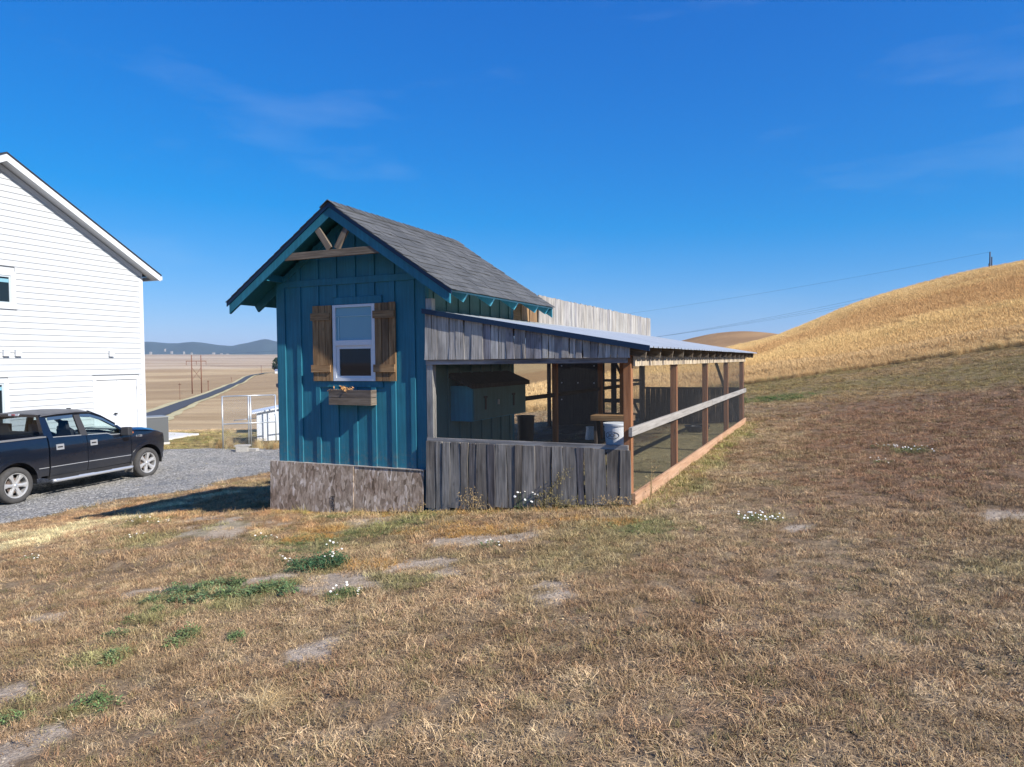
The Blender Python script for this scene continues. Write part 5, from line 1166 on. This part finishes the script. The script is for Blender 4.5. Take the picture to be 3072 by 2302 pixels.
# ================================================================== VEGETATION
def veg_mat(name, trans=.0):
    m, nt, b = new_mat(name)
    at = N(nt, 'ShaderNodeAttribute', attribute_name='tint', attribute_type='INSTANCER'); lv = N(nt, 'ShaderNodeAttribute', attribute_name='lv')
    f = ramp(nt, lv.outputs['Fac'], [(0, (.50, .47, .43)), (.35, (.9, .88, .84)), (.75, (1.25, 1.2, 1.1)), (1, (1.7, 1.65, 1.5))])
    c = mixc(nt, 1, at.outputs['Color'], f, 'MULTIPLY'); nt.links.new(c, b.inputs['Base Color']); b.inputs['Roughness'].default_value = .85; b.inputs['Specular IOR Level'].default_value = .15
    return m
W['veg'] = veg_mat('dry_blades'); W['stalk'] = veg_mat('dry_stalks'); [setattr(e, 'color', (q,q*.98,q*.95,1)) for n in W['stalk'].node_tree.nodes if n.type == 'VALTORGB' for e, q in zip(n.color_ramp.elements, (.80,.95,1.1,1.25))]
def blades(name, n, R, h0, h1, w_, lean, segs=2, head=0, mat=None, flat_=0, rnd=random.Random(5)):
    V = []; F = []; lv = []
    for i in range(n):
        a = rnd.uniform(0, 6.283); r = R*math.sqrt(rnd.random()); x, y = r*math.cos(a), r*math.sin(a); h = rnd.uniform(h0, h1); ln = rnd.uniform(*lean); b = rnd.uniform(0, 6.283) if not flat_ else rnd.gauss(flat_, .8)
        dx, dy = math.cos(b), math.sin(b); c = rnd.uniform(0, 6.283); px_, py_ = math.cos(c), math.sin(c); t = rnd.random(); k = len(V); ww = w_*rnd.uniform(.6, 1.3)
        for j in range(segs+1):
            q = j/segs; o = ln*h*q*q; zz = h*q*math.sqrt(max(.05, 1-min(.95, ln*.8)**2*q)); wj = ww*(1-.75*q)
            if head and j == segs: wj = ww*.5
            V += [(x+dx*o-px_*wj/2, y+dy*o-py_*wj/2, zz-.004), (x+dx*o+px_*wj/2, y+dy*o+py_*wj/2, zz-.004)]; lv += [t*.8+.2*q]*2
        for j in range(segs): F.append((k+2*j, k+2*j+1, k+2*j+3, k+2*j+2))
        if head:
            e = len(V); X, Y, Z = V[-1]; V += [(X-px_*.006, Y-py_*.006, Z-.05), (X+px_*.006, Y+py_*.006, Z-.05), (X+dx*.03, Y+dy*.03, Z+.06)]; F.append((e, e+1, e+2)); lv += [min(1, t*.5+.5)]*3
    me = mesh_from(name, V, F, mat or W['veg']); at_ = me.attributes.new('lv', 'FLOAT', 'POINT'); at_.data.foreach_set('value', lv); return me
def protos(name, meshes):
    c = bpy.data.collections.new(name)
    for i, me in enumerate(meshes):
        o = bpy.data.objects.new('%s_%02d' % (name, i), me); c.objects.link(o)
    return c
def scatter(name, P, rot, scl, tint, coll, nproto, label=None, cat=None):
    n = len(P); me = bpy.data.meshes.new(name); me.vertices.add(n); me.vertices.foreach_set('co', np.asarray(P, dtype=np.float32).ravel())
    a = me.attributes.new('rot', 'FLOAT_VECTOR', 'POINT'); a.data.foreach_set('vector', np.asarray(rot, dtype=np.float32).ravel())
    a = me.attributes.new('scl', 'FLOAT_VECTOR', 'POINT'); a.data.foreach_set('vector', np.asarray(scl, dtype=np.float32).ravel())
    a = me.attributes.new('idx', 'INT', 'POINT'); a.data.foreach_set('value', RNG.integers(0, nproto, n).astype(np.int32))
    buf = np.ones((n, 4), np.float32); buf[:, :3] = tint; a = me.attributes.new('tint', 'FLOAT_COLOR', 'POINT'); a.data.foreach_set('color', buf.ravel())
    g = bpy.data.node_groups.new(name+'_nodes', 'GeometryNodeTree'); g.interface.new_socket('Geometry', in_out='INPUT', socket_type='NodeSocketGeometry'); g.interface.new_socket('Geometry', in_out='OUTPUT', socket_type='NodeSocketGeometry')
    gi, go = g.nodes.new('NodeGroupInput'), g.nodes.new('NodeGroupOutput'); ip = g.nodes.new('GeometryNodeInstanceOnPoints'); ci = g.nodes.new('GeometryNodeCollectionInfo')
    ci.inputs['Collection'].default_value = coll; ci.inputs['Separate Children'].default_value = True; ci.inputs['Reset Children'].default_value = True
    def na(nm, t):
        q = g.nodes.new('GeometryNodeInputNamedAttribute'); q.data_type = t; q.inputs['Name'].default_value = nm; return q.outputs['Attribute']
    l = g.links.new; l(gi.outputs[0], ip.inputs['Points']); l(ci.outputs[0], ip.inputs['Instance']); ip.inputs['Pick Instance'].default_value = True
    l(na('idx', 'INT'), ip.inputs['Instance Index'])
    er = g.nodes.new('FunctionNodeEulerToRotation'); l(na('rot', 'FLOAT_VECTOR'), er.inputs[0]); l(er.outputs[0], ip.inputs['Rotation']); l(na('scl', 'FLOAT_VECTOR'), ip.inputs['Scale']); l(ip.outputs[0], go.inputs[0])
    o = obj(name, me, kind='stuff', label=label, cat=cat); md = o.modifiers.new('scatter', 'NODES'); md.node_group = g; return o
def sample(n, d0, d1, a0=-.95, a1=.95):
    az = RNG.uniform(a0, a1, n); D = np.sqrt(RNG.uniform(d0*d0, d1*d1, n)); X = CAM_POS.x + D*(np.sin(az)*cy - np.cos(az)*sy); Y = CAM_POS.y + D*(np.sin(az)*sy + np.cos(az)*cy); return X, Y, D
def slopes(X, Y):
    e = .15; z = height(X, Y); return z, (height(X+e, Y)-z)/e, (height(X, Y+e)-z)/e
tufts = protos('stubble', [blades('stubble_tuft', 70, .085, .010, .032, .0040, (.4, 1.8), 2) for _ in range(4)] + [blades('stubble_tuft', 46, .06, .015, .055, .0036, (.3, 1.6), 2) for _ in range(4)]
   + [blades('stubble_tuft', 55, .11, .006, .022, .005, (1.2, 3.4), 2) for _ in range(3)] + [blades('stubble_tuft', 22, .04, .03, .085, .0030, (.2, 1.4), 3)])
def lawn(name, n, d0, d1, sc, keep=1.0):
    X, Y, D = sample(n, d0, d1)
    k = np.ones(n, bool); k &= in_gravel(X, Y) < -.02 - .1*RNG.random(n); k &= wheat(X, Y) < .3
    d = patch(DIRT, X, Y, seed=7); k &= RNG.random(n) > d*.93
    bare = sstep(.50, .68, fbm(X, Y, 1.9, 5, 71)); k &= RNG.random(n) > bare*.35; b2 = sstep(.52, .62, fbm(X, Y, 7.5, 3, 77)); k &= RNG.random(n) > b2*.6
    ins = (X > -2.5) & (X < 2.72) & (Y > -.09) & (Y < 11.3); k &= ~(ins & (RNG.random(n) > .12)); k &= ~((X > -2.5) & (X < .02) & (Y > -.06) & (Y < 2.8))
    east = sstep(3.2, 5.0, X)*sstep(-1.5, 1.5, Y); 
    X, Y, D = X[k], Y[k], D[k]; m = len(X); z, gx, gy = slopes(X, Y)
    t = ground_color(X, Y, True); b = RNG.uniform(.62, 1.35, m); t = t*b[:, None]
    pale = RNG.random(m) < .10; t[pale] = t[pale]*.45 + np.array([.46,.37,.22])*.7
    dk = RNG.random(m) < .30; t[dk] = t[dk]*.42 + np.array([.085,.055,.032])*.5; t = t*(.78+.44*fbm(X, Y, 2.6, 3, 95))[:, None]
    ol = RNG.random(m) < .13; t[ol] = t[ol]*.55 + np.array([.14,.15,.055])*.5
    ru = RNG.random(m) < .10; t[ru] = t[ru]*.6 + np.array([.26,.12,.07])*.5
    rot = np.stack([-gy*0+np.arctan(gy), -np.arctan(gx), RNG.uniform(0, 6.28, m)], 1)
    s_ = RNG.uniform(.7, 1.35, m)*sc*(.7+.6*fbm(X, Y, .9, 3, 75)); s3 = np.stack([s_*1.1, s_*1.1, s_*RNG.uniform(.7, 1.3, m)], 1)
    return scatter(name, np.stack([X, Y, z], 1), rot, s3, t, tufts, 12)
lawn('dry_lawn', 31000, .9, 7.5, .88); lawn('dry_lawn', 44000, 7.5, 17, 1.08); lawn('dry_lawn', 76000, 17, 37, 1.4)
# orange and straw coloured growth by the coop foot, taller
def extra(name, pts, n, hsc, col, jitter=.12, coll=tufts, npr=12, mask=0):
    P = []; T = []; S = []
    for (x, y, rx, ry) in pts:
        for i in range(n):
            a = RNG.uniform(0, 6.28); r = math.sqrt(RNG.random()); u0, v0 = uvd(x, y); X, Y = XY(u0+rx*r*math.cos(a), v0+ry*2*r*math.sin(a))
            if mask and float(fbm(np.array([X]), np.array([Y]), 9, 2, 90)[0]) < mask: continue
            P.append((X, Y)); c = np.array(col[RNG.integers(len(col))])*RNG.uniform(.7, 1.3); T.append(c); S.append(hsc*RNG.uniform(.6, 1.3))
    P = np.array(P); z = height(P[:, 0], P[:, 1]); S = np.array(S); n_ = len(P)
    return scatter(name, np.column_stack([P, z]), np.column_stack([np.zeros(n_), np.zeros(n_), RNG.uniform(0, 6.28, n_)]), np.column_stack([S, S, S]), np.array(T), coll, npr)
def leafy(name, n, R, h, sz, rnd=random.Random(9)):
    V = []; F = []; lv = []
    for i in range(n):
        a = rnd.uniform(0, 6.283); r = R*math.sqrt(rnd.random()); z = h*rnd.random()*(1-.6*r/R); L_ = sz*rnd.uniform(.6, 1.3); tl = rnd.uniform(-.3, .9); x, y = r*math.cos(a), r*math.sin(a); b = a+rnd.gauss(0, .9)
        dx, dy = math.cos(b)*math.cos(tl), math.sin(b)*math.cos(tl); dz = math.sin(tl); px_, py_ = -math.sin(b), math.cos(b); t = rnd.random(); k = len(V)
        V += [(x,y,z), (x+dx*L_*.5+px_*L_*.22, y+dy*L_*.5+py_*L_*.22, z+dz*L_*.5), (x+dx*L_, y+dy*L_, z+dz*L_*.8), (x+dx*L_*.5-px_*L_*.22, y+dy*L_*.5-py_*L_*.22, z+dz*L_*.5)]; F.append((k,k+1,k+2,k+3)); lv += [t]*4
    me = mesh_from(name, V, F, W['veg']); at_ = me.attributes.new('lv', 'FLOAT', 'POINT'); at_.data.foreach_set('value', lv); return me
greens = protos('green_weed', [leafy('weed_leaves', 60, .075, .06, .030) for _ in range(4)] + [leafy('weed_leaves', 90, .05, .09, .018) for _ in range(3)])
extra('green_weeds', GREEN[:5], 46, .95, [(.10,.16,.07),(.13,.19,.09),(.15,.20,.08),(.08,.13,.06)], coll=greens, npr=7, mask=.54)
extra('green_weeds', GREEN[5:12], 14, .75, [(.12,.19,.07),(.14,.19,.08)], coll=greens, npr=7, mask=.54)
extra('green_weeds', GREEN[12:13], 42, 1.2, [(.045,.095,.045),(.06,.12,.055)], coll=greens, npr=7)
extra('green_weeds', GREEN[13:21], 60, .5, [(.12,.15,.06),(.15,.17,.065),(.09,.13,.05)], coll=greens, npr=7, mask=.47)
extra('green_weeds', GREEN[21:23], 60, 1.2, [(.07,.15,.05),(.10,.17,.06)], coll=greens, npr=7)
base_pts = [(x, -.20, .16, .05) for x in np.arange(-2.3, 3.0, .25)]
extra('dry_growth_at_foot', base_pts, 16, 1.15, [(.42,.24,.09),(.38,.27,.12),(.50,.38,.20),(.30,.26,.09)])
side_pts = [(2.95, y, .18, .16) for y in np.arange(.1, 11, .45)]
extra('dry_growth_at_foot', side_pts, 20, 1.5, [(.42,.31,.14),(.30,.28,.10),(.50,.39,.22),(.24,.25,.08)])
orange_pts = pgr([(1320,1588,.5,.12),(1450,1590,.45,.1),(1560,1590,.4,.1),(980,1590,.3,.1),(930,1620,.3,.1),(1110,1700,.3,.1),(1420,1600,.3,.1),(1700,1560,.4,.08),(1830,1570,.3,.08)])
extra('dry_growth_at_foot', orange_pts, 60, 1.1, [(.42,.23,.075),(.36,.21,.08),(.46,.30,.12)])
bunch = protos('grass_bunch', [blades('bunch', 90, .07, .05, .13, .0035, (.6, 2.4), 4) for _ in range(3)])
for nm, lst, cl in (('pale_grass_bunches', [(800,1602,.15,.06),(800,2120,.05,.03),(1850,1500,.12,.05),(1900,1490,.2,.05),(1215,1520,.15,.03),(1290,1525,.12,.03),(1960,1470,.25,.1)], [(.58,.46,.28),(.52,.38,.20)]),):
    extra(nm, pgr(lst), 7, .8, cl, coll=bunch, npr=3)
# daisies: low plants with white flower heads
W['petal'] = plain('white_petals', (.82,.82,.80), .7); W['eye'] = plain('yellow_flower_eye', (.6,.38,.04), .8); W['weedgreen'] = plain('weed_green', (.075,.13,.04), .9, var=.3, sc=60); W['weedbrown'] = plain('dry_weed_brown', (.30,.21,.10), .95, var=.3, sc=50)
def daisy(x, y, n, R, h, lab, mat=W['weedgreen'], size=.0095, foliage=True):
    g = ground_at(x, y, 1.6); z = g[2]; t = thing('daisy_plant', (g[0],g[1],z), lab, 'flowering plant', 'white flowering weeds on the lawn'); m0 = Matrix.Translation((g[0],g[1],z)); rnd = random.Random(int(x*7+y))
    if foliage:
        fm = leafy('foliage', int(140*R/.12), R, h*.8, .022, rnd); fm.materials.clear(); fm.materials.append(mat); obj('foliage', fm, t, m0)
    for i in range(n):
        a = rnd.uniform(0, 6.28); r = R*math.sqrt(rnd.random()); p = Vector((r*math.cos(a)*1.3, r*math.sin(a), h*rnd.uniform(.6, 1.2))); q = size*rnd.uniform(.8, 1.3)
        tl = Vector((rnd.gauss(.2,.4), rnd.gauss(-.3,.4), 1)).normalized(); ax = tl.orthogonal().normalized(); bx = tl.cross(ax)
        V = [p]; 
        for k in range(16):
            rr_ = q*(1 if k % 2 else .72); V.append(p+ax*rr_*math.cos(k*math.pi/8)+bx*rr_*math.sin(k*math.pi/8)-tl*q*.15)
        F = [(0, k+1, (k+1) % 16+1) for k in range(16)]
        fl = obj('flower', mesh_from('flower', V, F, W['petal']), t, m0)
        if n <= 16: MB().lathe([(0,.004),(q*.3,.002),(q*.33,-.001)], 8, 'Z', tuple(p)).build('flower_eye', W['eye'], fl, wm=m0)
        MB().tube([Vector((p.x*.6,p.y*.6,0)), p-tl*.004], .0012, 4, False).build('stem', mat, t, wm=m0)
for a in [(1030,1793,12,.13,.07,'low daisy plant at the right lower edge of the bare soil patch'),(1000,1692,9,.10,.10,'daisies above the dark green leafy weed left of centre'),(985,1650,6,.10,.08,'small daisy plant between the chipboard skirting and the leafy weed'),(2272,1565,34,.19,.07,'large white daisy clump on the slope right of the run'),(2740,1358,22,.26,.07,'farther daisy clump high on the reddish slope'),(2650,1392,8,.16,.06,'sparse daisies just below the farther clump on the slope'),(2655,1345,9,.22,.05,'thin row of daisies left of the farther clump'),
   (1478,1645,8,.14,.08,'daisies by the bare soil below the grey fence boards'),(410,1562,16,.22,.06,'wide daisy patch on the bank below the truck'),(395,1618,7,.16,.06,'daisies beneath the wide patch on the bank'),(88,1684,9,.10,.06,'daisies near the left edge of the lawn'),(800,1622,6,.12,.06,'daisies beside the pale grass bunch below the coop shadow'),(850,1690,8,.10,.06,'daisies left of the dark green leafy weed'),(490,1572,9,.20,.06,'daisies right of the wide patch on the bank')]:
    daisy(*a)
daisy(1575,1535,9,.13,.20,'taller daisy plant against the grey fence boards', size=.015)
# tall dried weed leaning on the fence boards and a dry stalk by the corner
def weed(x0, y0, pts, lab, mat, n=120, name='dry_weed', rad_=.05):
    z = hz(x0, y0); t = thing(name, (x0,y0,z), lab, 'weed'); rnd = random.Random(int(x0*100)); m0 = Matrix.Translation((x0,y0,z)); V = []; F = []
    for j, path in enumerate(pts): MB().tube([Vector(p) for p in path], .004, 5, True, list(np.linspace(.005, .0015, len(path)))).build('stem', mat, t, wm=m0)
    for i in range(n):
        path = rnd.choice(pts); k = rnd.randrange(1, len(path)) ; p = Vector(path[k-1]).lerp(Vector(path[k]), rnd.random()) + Vector((rnd.gauss(0,rad_*.6), rnd.gauss(0,rad_*.3), rnd.gauss(0,rad_*.5))); d = Vector((rnd.gauss(0,1), rnd.gauss(0,1), rnd.gauss(.4,1))).normalized()*rnd.uniform(.012,.035); e = d.orthogonal().normalized()*rnd.uniform(.003,.007); b = len(V); V += [p, p+d*.5+e, p+d, p+d*.5-e]; F.append((b,b+1,b+2,b+3))
    obj('leaves', mesh_from('leaves', V, F, mat), t, m0); return t
W['weedmix'] = plain('half_dry_weed', (.17,.135,.055), .95, var=.45, sc=50)
weed(1.66, -.16, [[(0,0,0),(.03,0,.12),(.10,.0,.25),(.22,.0,.40),(.34,0,.52)],[(0,0,0),(.06,0,.18),(.16,0,.30),(.30,0,.44)],[(0,0,0),(-.05,0,.10),(-.02,0,.22)],[(.02,0,.05),(.12,0,.12),(.22,0,.16)]], 'tall half dried weed leaning up against the grey fence boards', W['weedmix'], 420)
weed(1.95, -.17, [[(0,0,0),(.05,0,.08),(.16,0,.13)],[(0,0,0),(-.08,0,.07),(-.12,0,.10)]], 'low olive weed right of the tall leaning weed at the fence', W['weedmix'], 220)
weed(.75, -.17, [[(0,0,0),(.0,0,.16),(-.02,0,.30)],[(0,0,0),(.06,0,.12),(.10,0,.22)],[(0,0,0),(-.08,0,.13),(-.16,0,.18)]], 'bushy straw coloured weed at the foot of the middle fence boards', W['weedbrown'], 330, rad_=.07)
weed(-.05, -.20, [[(0,0,0),(.05,0,.08),(.12,0,.16)],[(0,0,0),(-.07,0,.07),(-.14,0,.12)],[(0,0,0),(.02,0,.12)]], 'dry straw weed where the chipboard meets the grey boards', W['weedbrown'], 130)
weed(2.55, -.20, [[(0,0,0),(.08,0,.07),(.2,0,.12)],[(0,0,0),(-.1,0,.09),(-.2,0,.10)],[(0,0,0),(.02,0,.14)]], 'round dry tussock in front of the last fence boards', W['weedbrown'], 300, rad_=.06)
weed(2.82, .35, [[(0,0,0),(.01,.02,.2),(.0,.05,.42)],[(0,0,0),(-.02,.1,.18),(-.0,.16,.35)],[(0,0,0),(.03,-.05,.15),(.02,-.1,.3)]], 'thin dry stalks beside the cedar foot board near the corner post', W['weedbrown'], 60)
# dried flowers in the window box
t = thing('dried_flowers', (-1.2,-.08,1.56), 'shrivelled orange dried flowers lying in the wooden window box', 'dried flowers'); m0 = Matrix.Translation((-1.2,-.08,1.57)); V = []; F = []; rnd = random.Random(4)
for i in range(150):
    c = rnd.choice([(-.20,-.03,.0),(-.02,-.02,.02),(.02,-.05,.01),(.10,-.03,.01),(-.03,-.02,.03)]); p = Vector(c)+Vector((rnd.gauss(0,.035), rnd.gauss(0,.02), rnd.gauss(.01,.012))); d = Vector((rnd.gauss(0,1), rnd.gauss(-.3,1), rnd.gauss(0,.8))).normalized()*rnd.uniform(.02,.045); e = d.orthogonal().normalized()*rnd.uniform(.004,.009); b = len(V); V += [p, p+d*.5+e, p+d, p+d*.5-e]; F.append((b,b+1,b+2,b+3))
obj('petals', mesh_from('petals', V, F, plain('dried_orange', (.48,.25,.09), .9, var=.4, sc=60)), t, m0)
MB().tube([(-.22,-.03,-.02),(-.1,-.02,.02),(.1,-.03,.015),(.2,-.02,-.01)], .004, 5).build('stem', W['weedbrown'], t, wm=m0)
# loose stones and clods
def stone(rnd):
    bm = bmesh.new(); bmesh.ops.create_icosphere(bm, subdivisions=1, radius=.012)
    for v in bm.verts: v.co = v.co*rnd.uniform(.7, 1.25); v.co.z *= .6
    me = bpy.data.meshes.new('stone'); bm.to_mesh(me); bm.free(); me.materials.append(W['veg']); a_ = me.attributes.new('lv', 'FLOAT', 'POINT'); a_.data.foreach_set('value', [rnd.uniform(.2, .6) for _ in me.vertices]); return me
stones = protos('loose_stone', [stone(random.Random(i)) for i in range(5)])
extra('loose_clods', DIRT, 20, .7, [(.30,.235,.17),(.22,.17,.12),(.36,.31,.25)], coll=stones, npr=5)
X, Y, D = sample(60000, 11, 27, -.75, -.25); k = in_gravel(X, Y) > -.25*RNG.random(60000); X, Y = X[k], Y[k]; m = len(X); g_ = RNG.uniform(.10, .42, m)
scatter('loose_gravel', np.column_stack([X, Y, height(X, Y)+.022]), np.column_stack([np.zeros(m), np.zeros(m), RNG.uniform(0, 6.28, m)]), np.repeat(RNG.uniform(.5, 1.6, m)[:, None], 3, 1), np.column_stack([g_, g_*.99, g_*.98]), stones, 5)
wp = [ground_at(x, y, 12) for x, y in ((850,1365),(845,1345),(660,1455),(610,1395),(760,1405),(420,1460),(560,1440))]
extra('weeds_on_gravel', [(p[0],p[1],a,b) for p, (a, b) in zip(wp, ((.5,.2),(.8,.2),(.8,.12),(.5,.12),(.6,.12),(.5,.12),(.4,.1)))], 45, .8, [(.42,.27,.10),(.30,.27,.10),(.22,.24,.09)])

# tall grass
stalks = protos('tall_grass', [blades('stalk_clump', 60, .17, .38, .68, .006, (.05, .45), 3, 1, W['stalk'], flat_=2.6) for _ in range(5)])
def wheatf(n, w0, w1, sc, a0=-.30, a1=.80, d0=20, d1=118):
    X, Y, D = sample(n, d0, d1, a0, a1); wd = wheat(X, Y)+ (fbm(X, Y, .8, 2, 80)-.5)*.8; k = (wd > w0) & (wd < w1) & (X > -9.5) & ~((X < 3.2) & (Y < 12)); k &= ~((X < -2.0) & (Y < 15)); X, Y = X[k], Y[k]; wd = wd[k]; m = len(X)
    z = height(X, Y); t = ground_color(X, Y, True)*RNG.uniform(.9, 1.12, m)[:, None]*1.08
    s_ = RNG.uniform(.75, 1.15, m)*sc*(.75+.5*fbm(X, Y, .35, 3, 81))*(.4+.6*sstep(-.1, 3.0, wd)); return scatter('tall_dry_grass', np.column_stack([X, Y, z]), np.column_stack([RNG.normal(0,.05,m), RNG.normal(0,.05,m), RNG.normal(0,.5,m)]), np.column_stack([s_*1.1, s_*1.1, s_]), t, stalks, 5)
wheatf(110000, 0, 13, .95, d1=52); wheatf(75000, 13, 40, .95, d1=85); wheatf(60000, 40, 90, .95, d0=60, d1=125)
kz_ = [(flat(680,1300,25.3).x, flat(680,1300,25.3).y, .4, .15),(flat(790,1300,25.6).x, flat(790,1300,25.6).y, .5, .2),(flat(700,1300,26.5).x, flat(700,1300,26.5).y, 1.0, .5),(flat(820,1300,25).x, flat(820,1300,25).y, .4, .2)]
extra('dry_grass_at_kennel', kz_, 16, .42, [(.46,.34,.17),(.34,.20,.09),(.50,.40,.22)], coll=stalks, npr=5)

# ================================================================== HAZE
zmin = float(gZ.min())-1.0; S_ = 12600
hm = bpy.data.materials.new('haze'); hm.use_nodes = True; hm.node_tree.nodes.clear()
pv = hm.node_tree.nodes.new('ShaderNodeVolumePrincipled'); ho = hm.node_tree.nodes.new('ShaderNodeOutputMaterial'); hm.node_tree.links.new(pv.outputs[0], ho.inputs['Volume'])
pv.inputs['Color'].default_value = (.60, .80, 1, 1); pv.inputs['Density'].default_value = 5.5e-5; pv.inputs['Anisotropy'].default_value = .1
hzb = MB().box((CAM_POS.x-S_, CAM_POS.y-S_, zmin), (CAM_POS.x+S_, CAM_POS.y+S_, 460)).build('haze', hm); tag(hzb, kind='stuff')
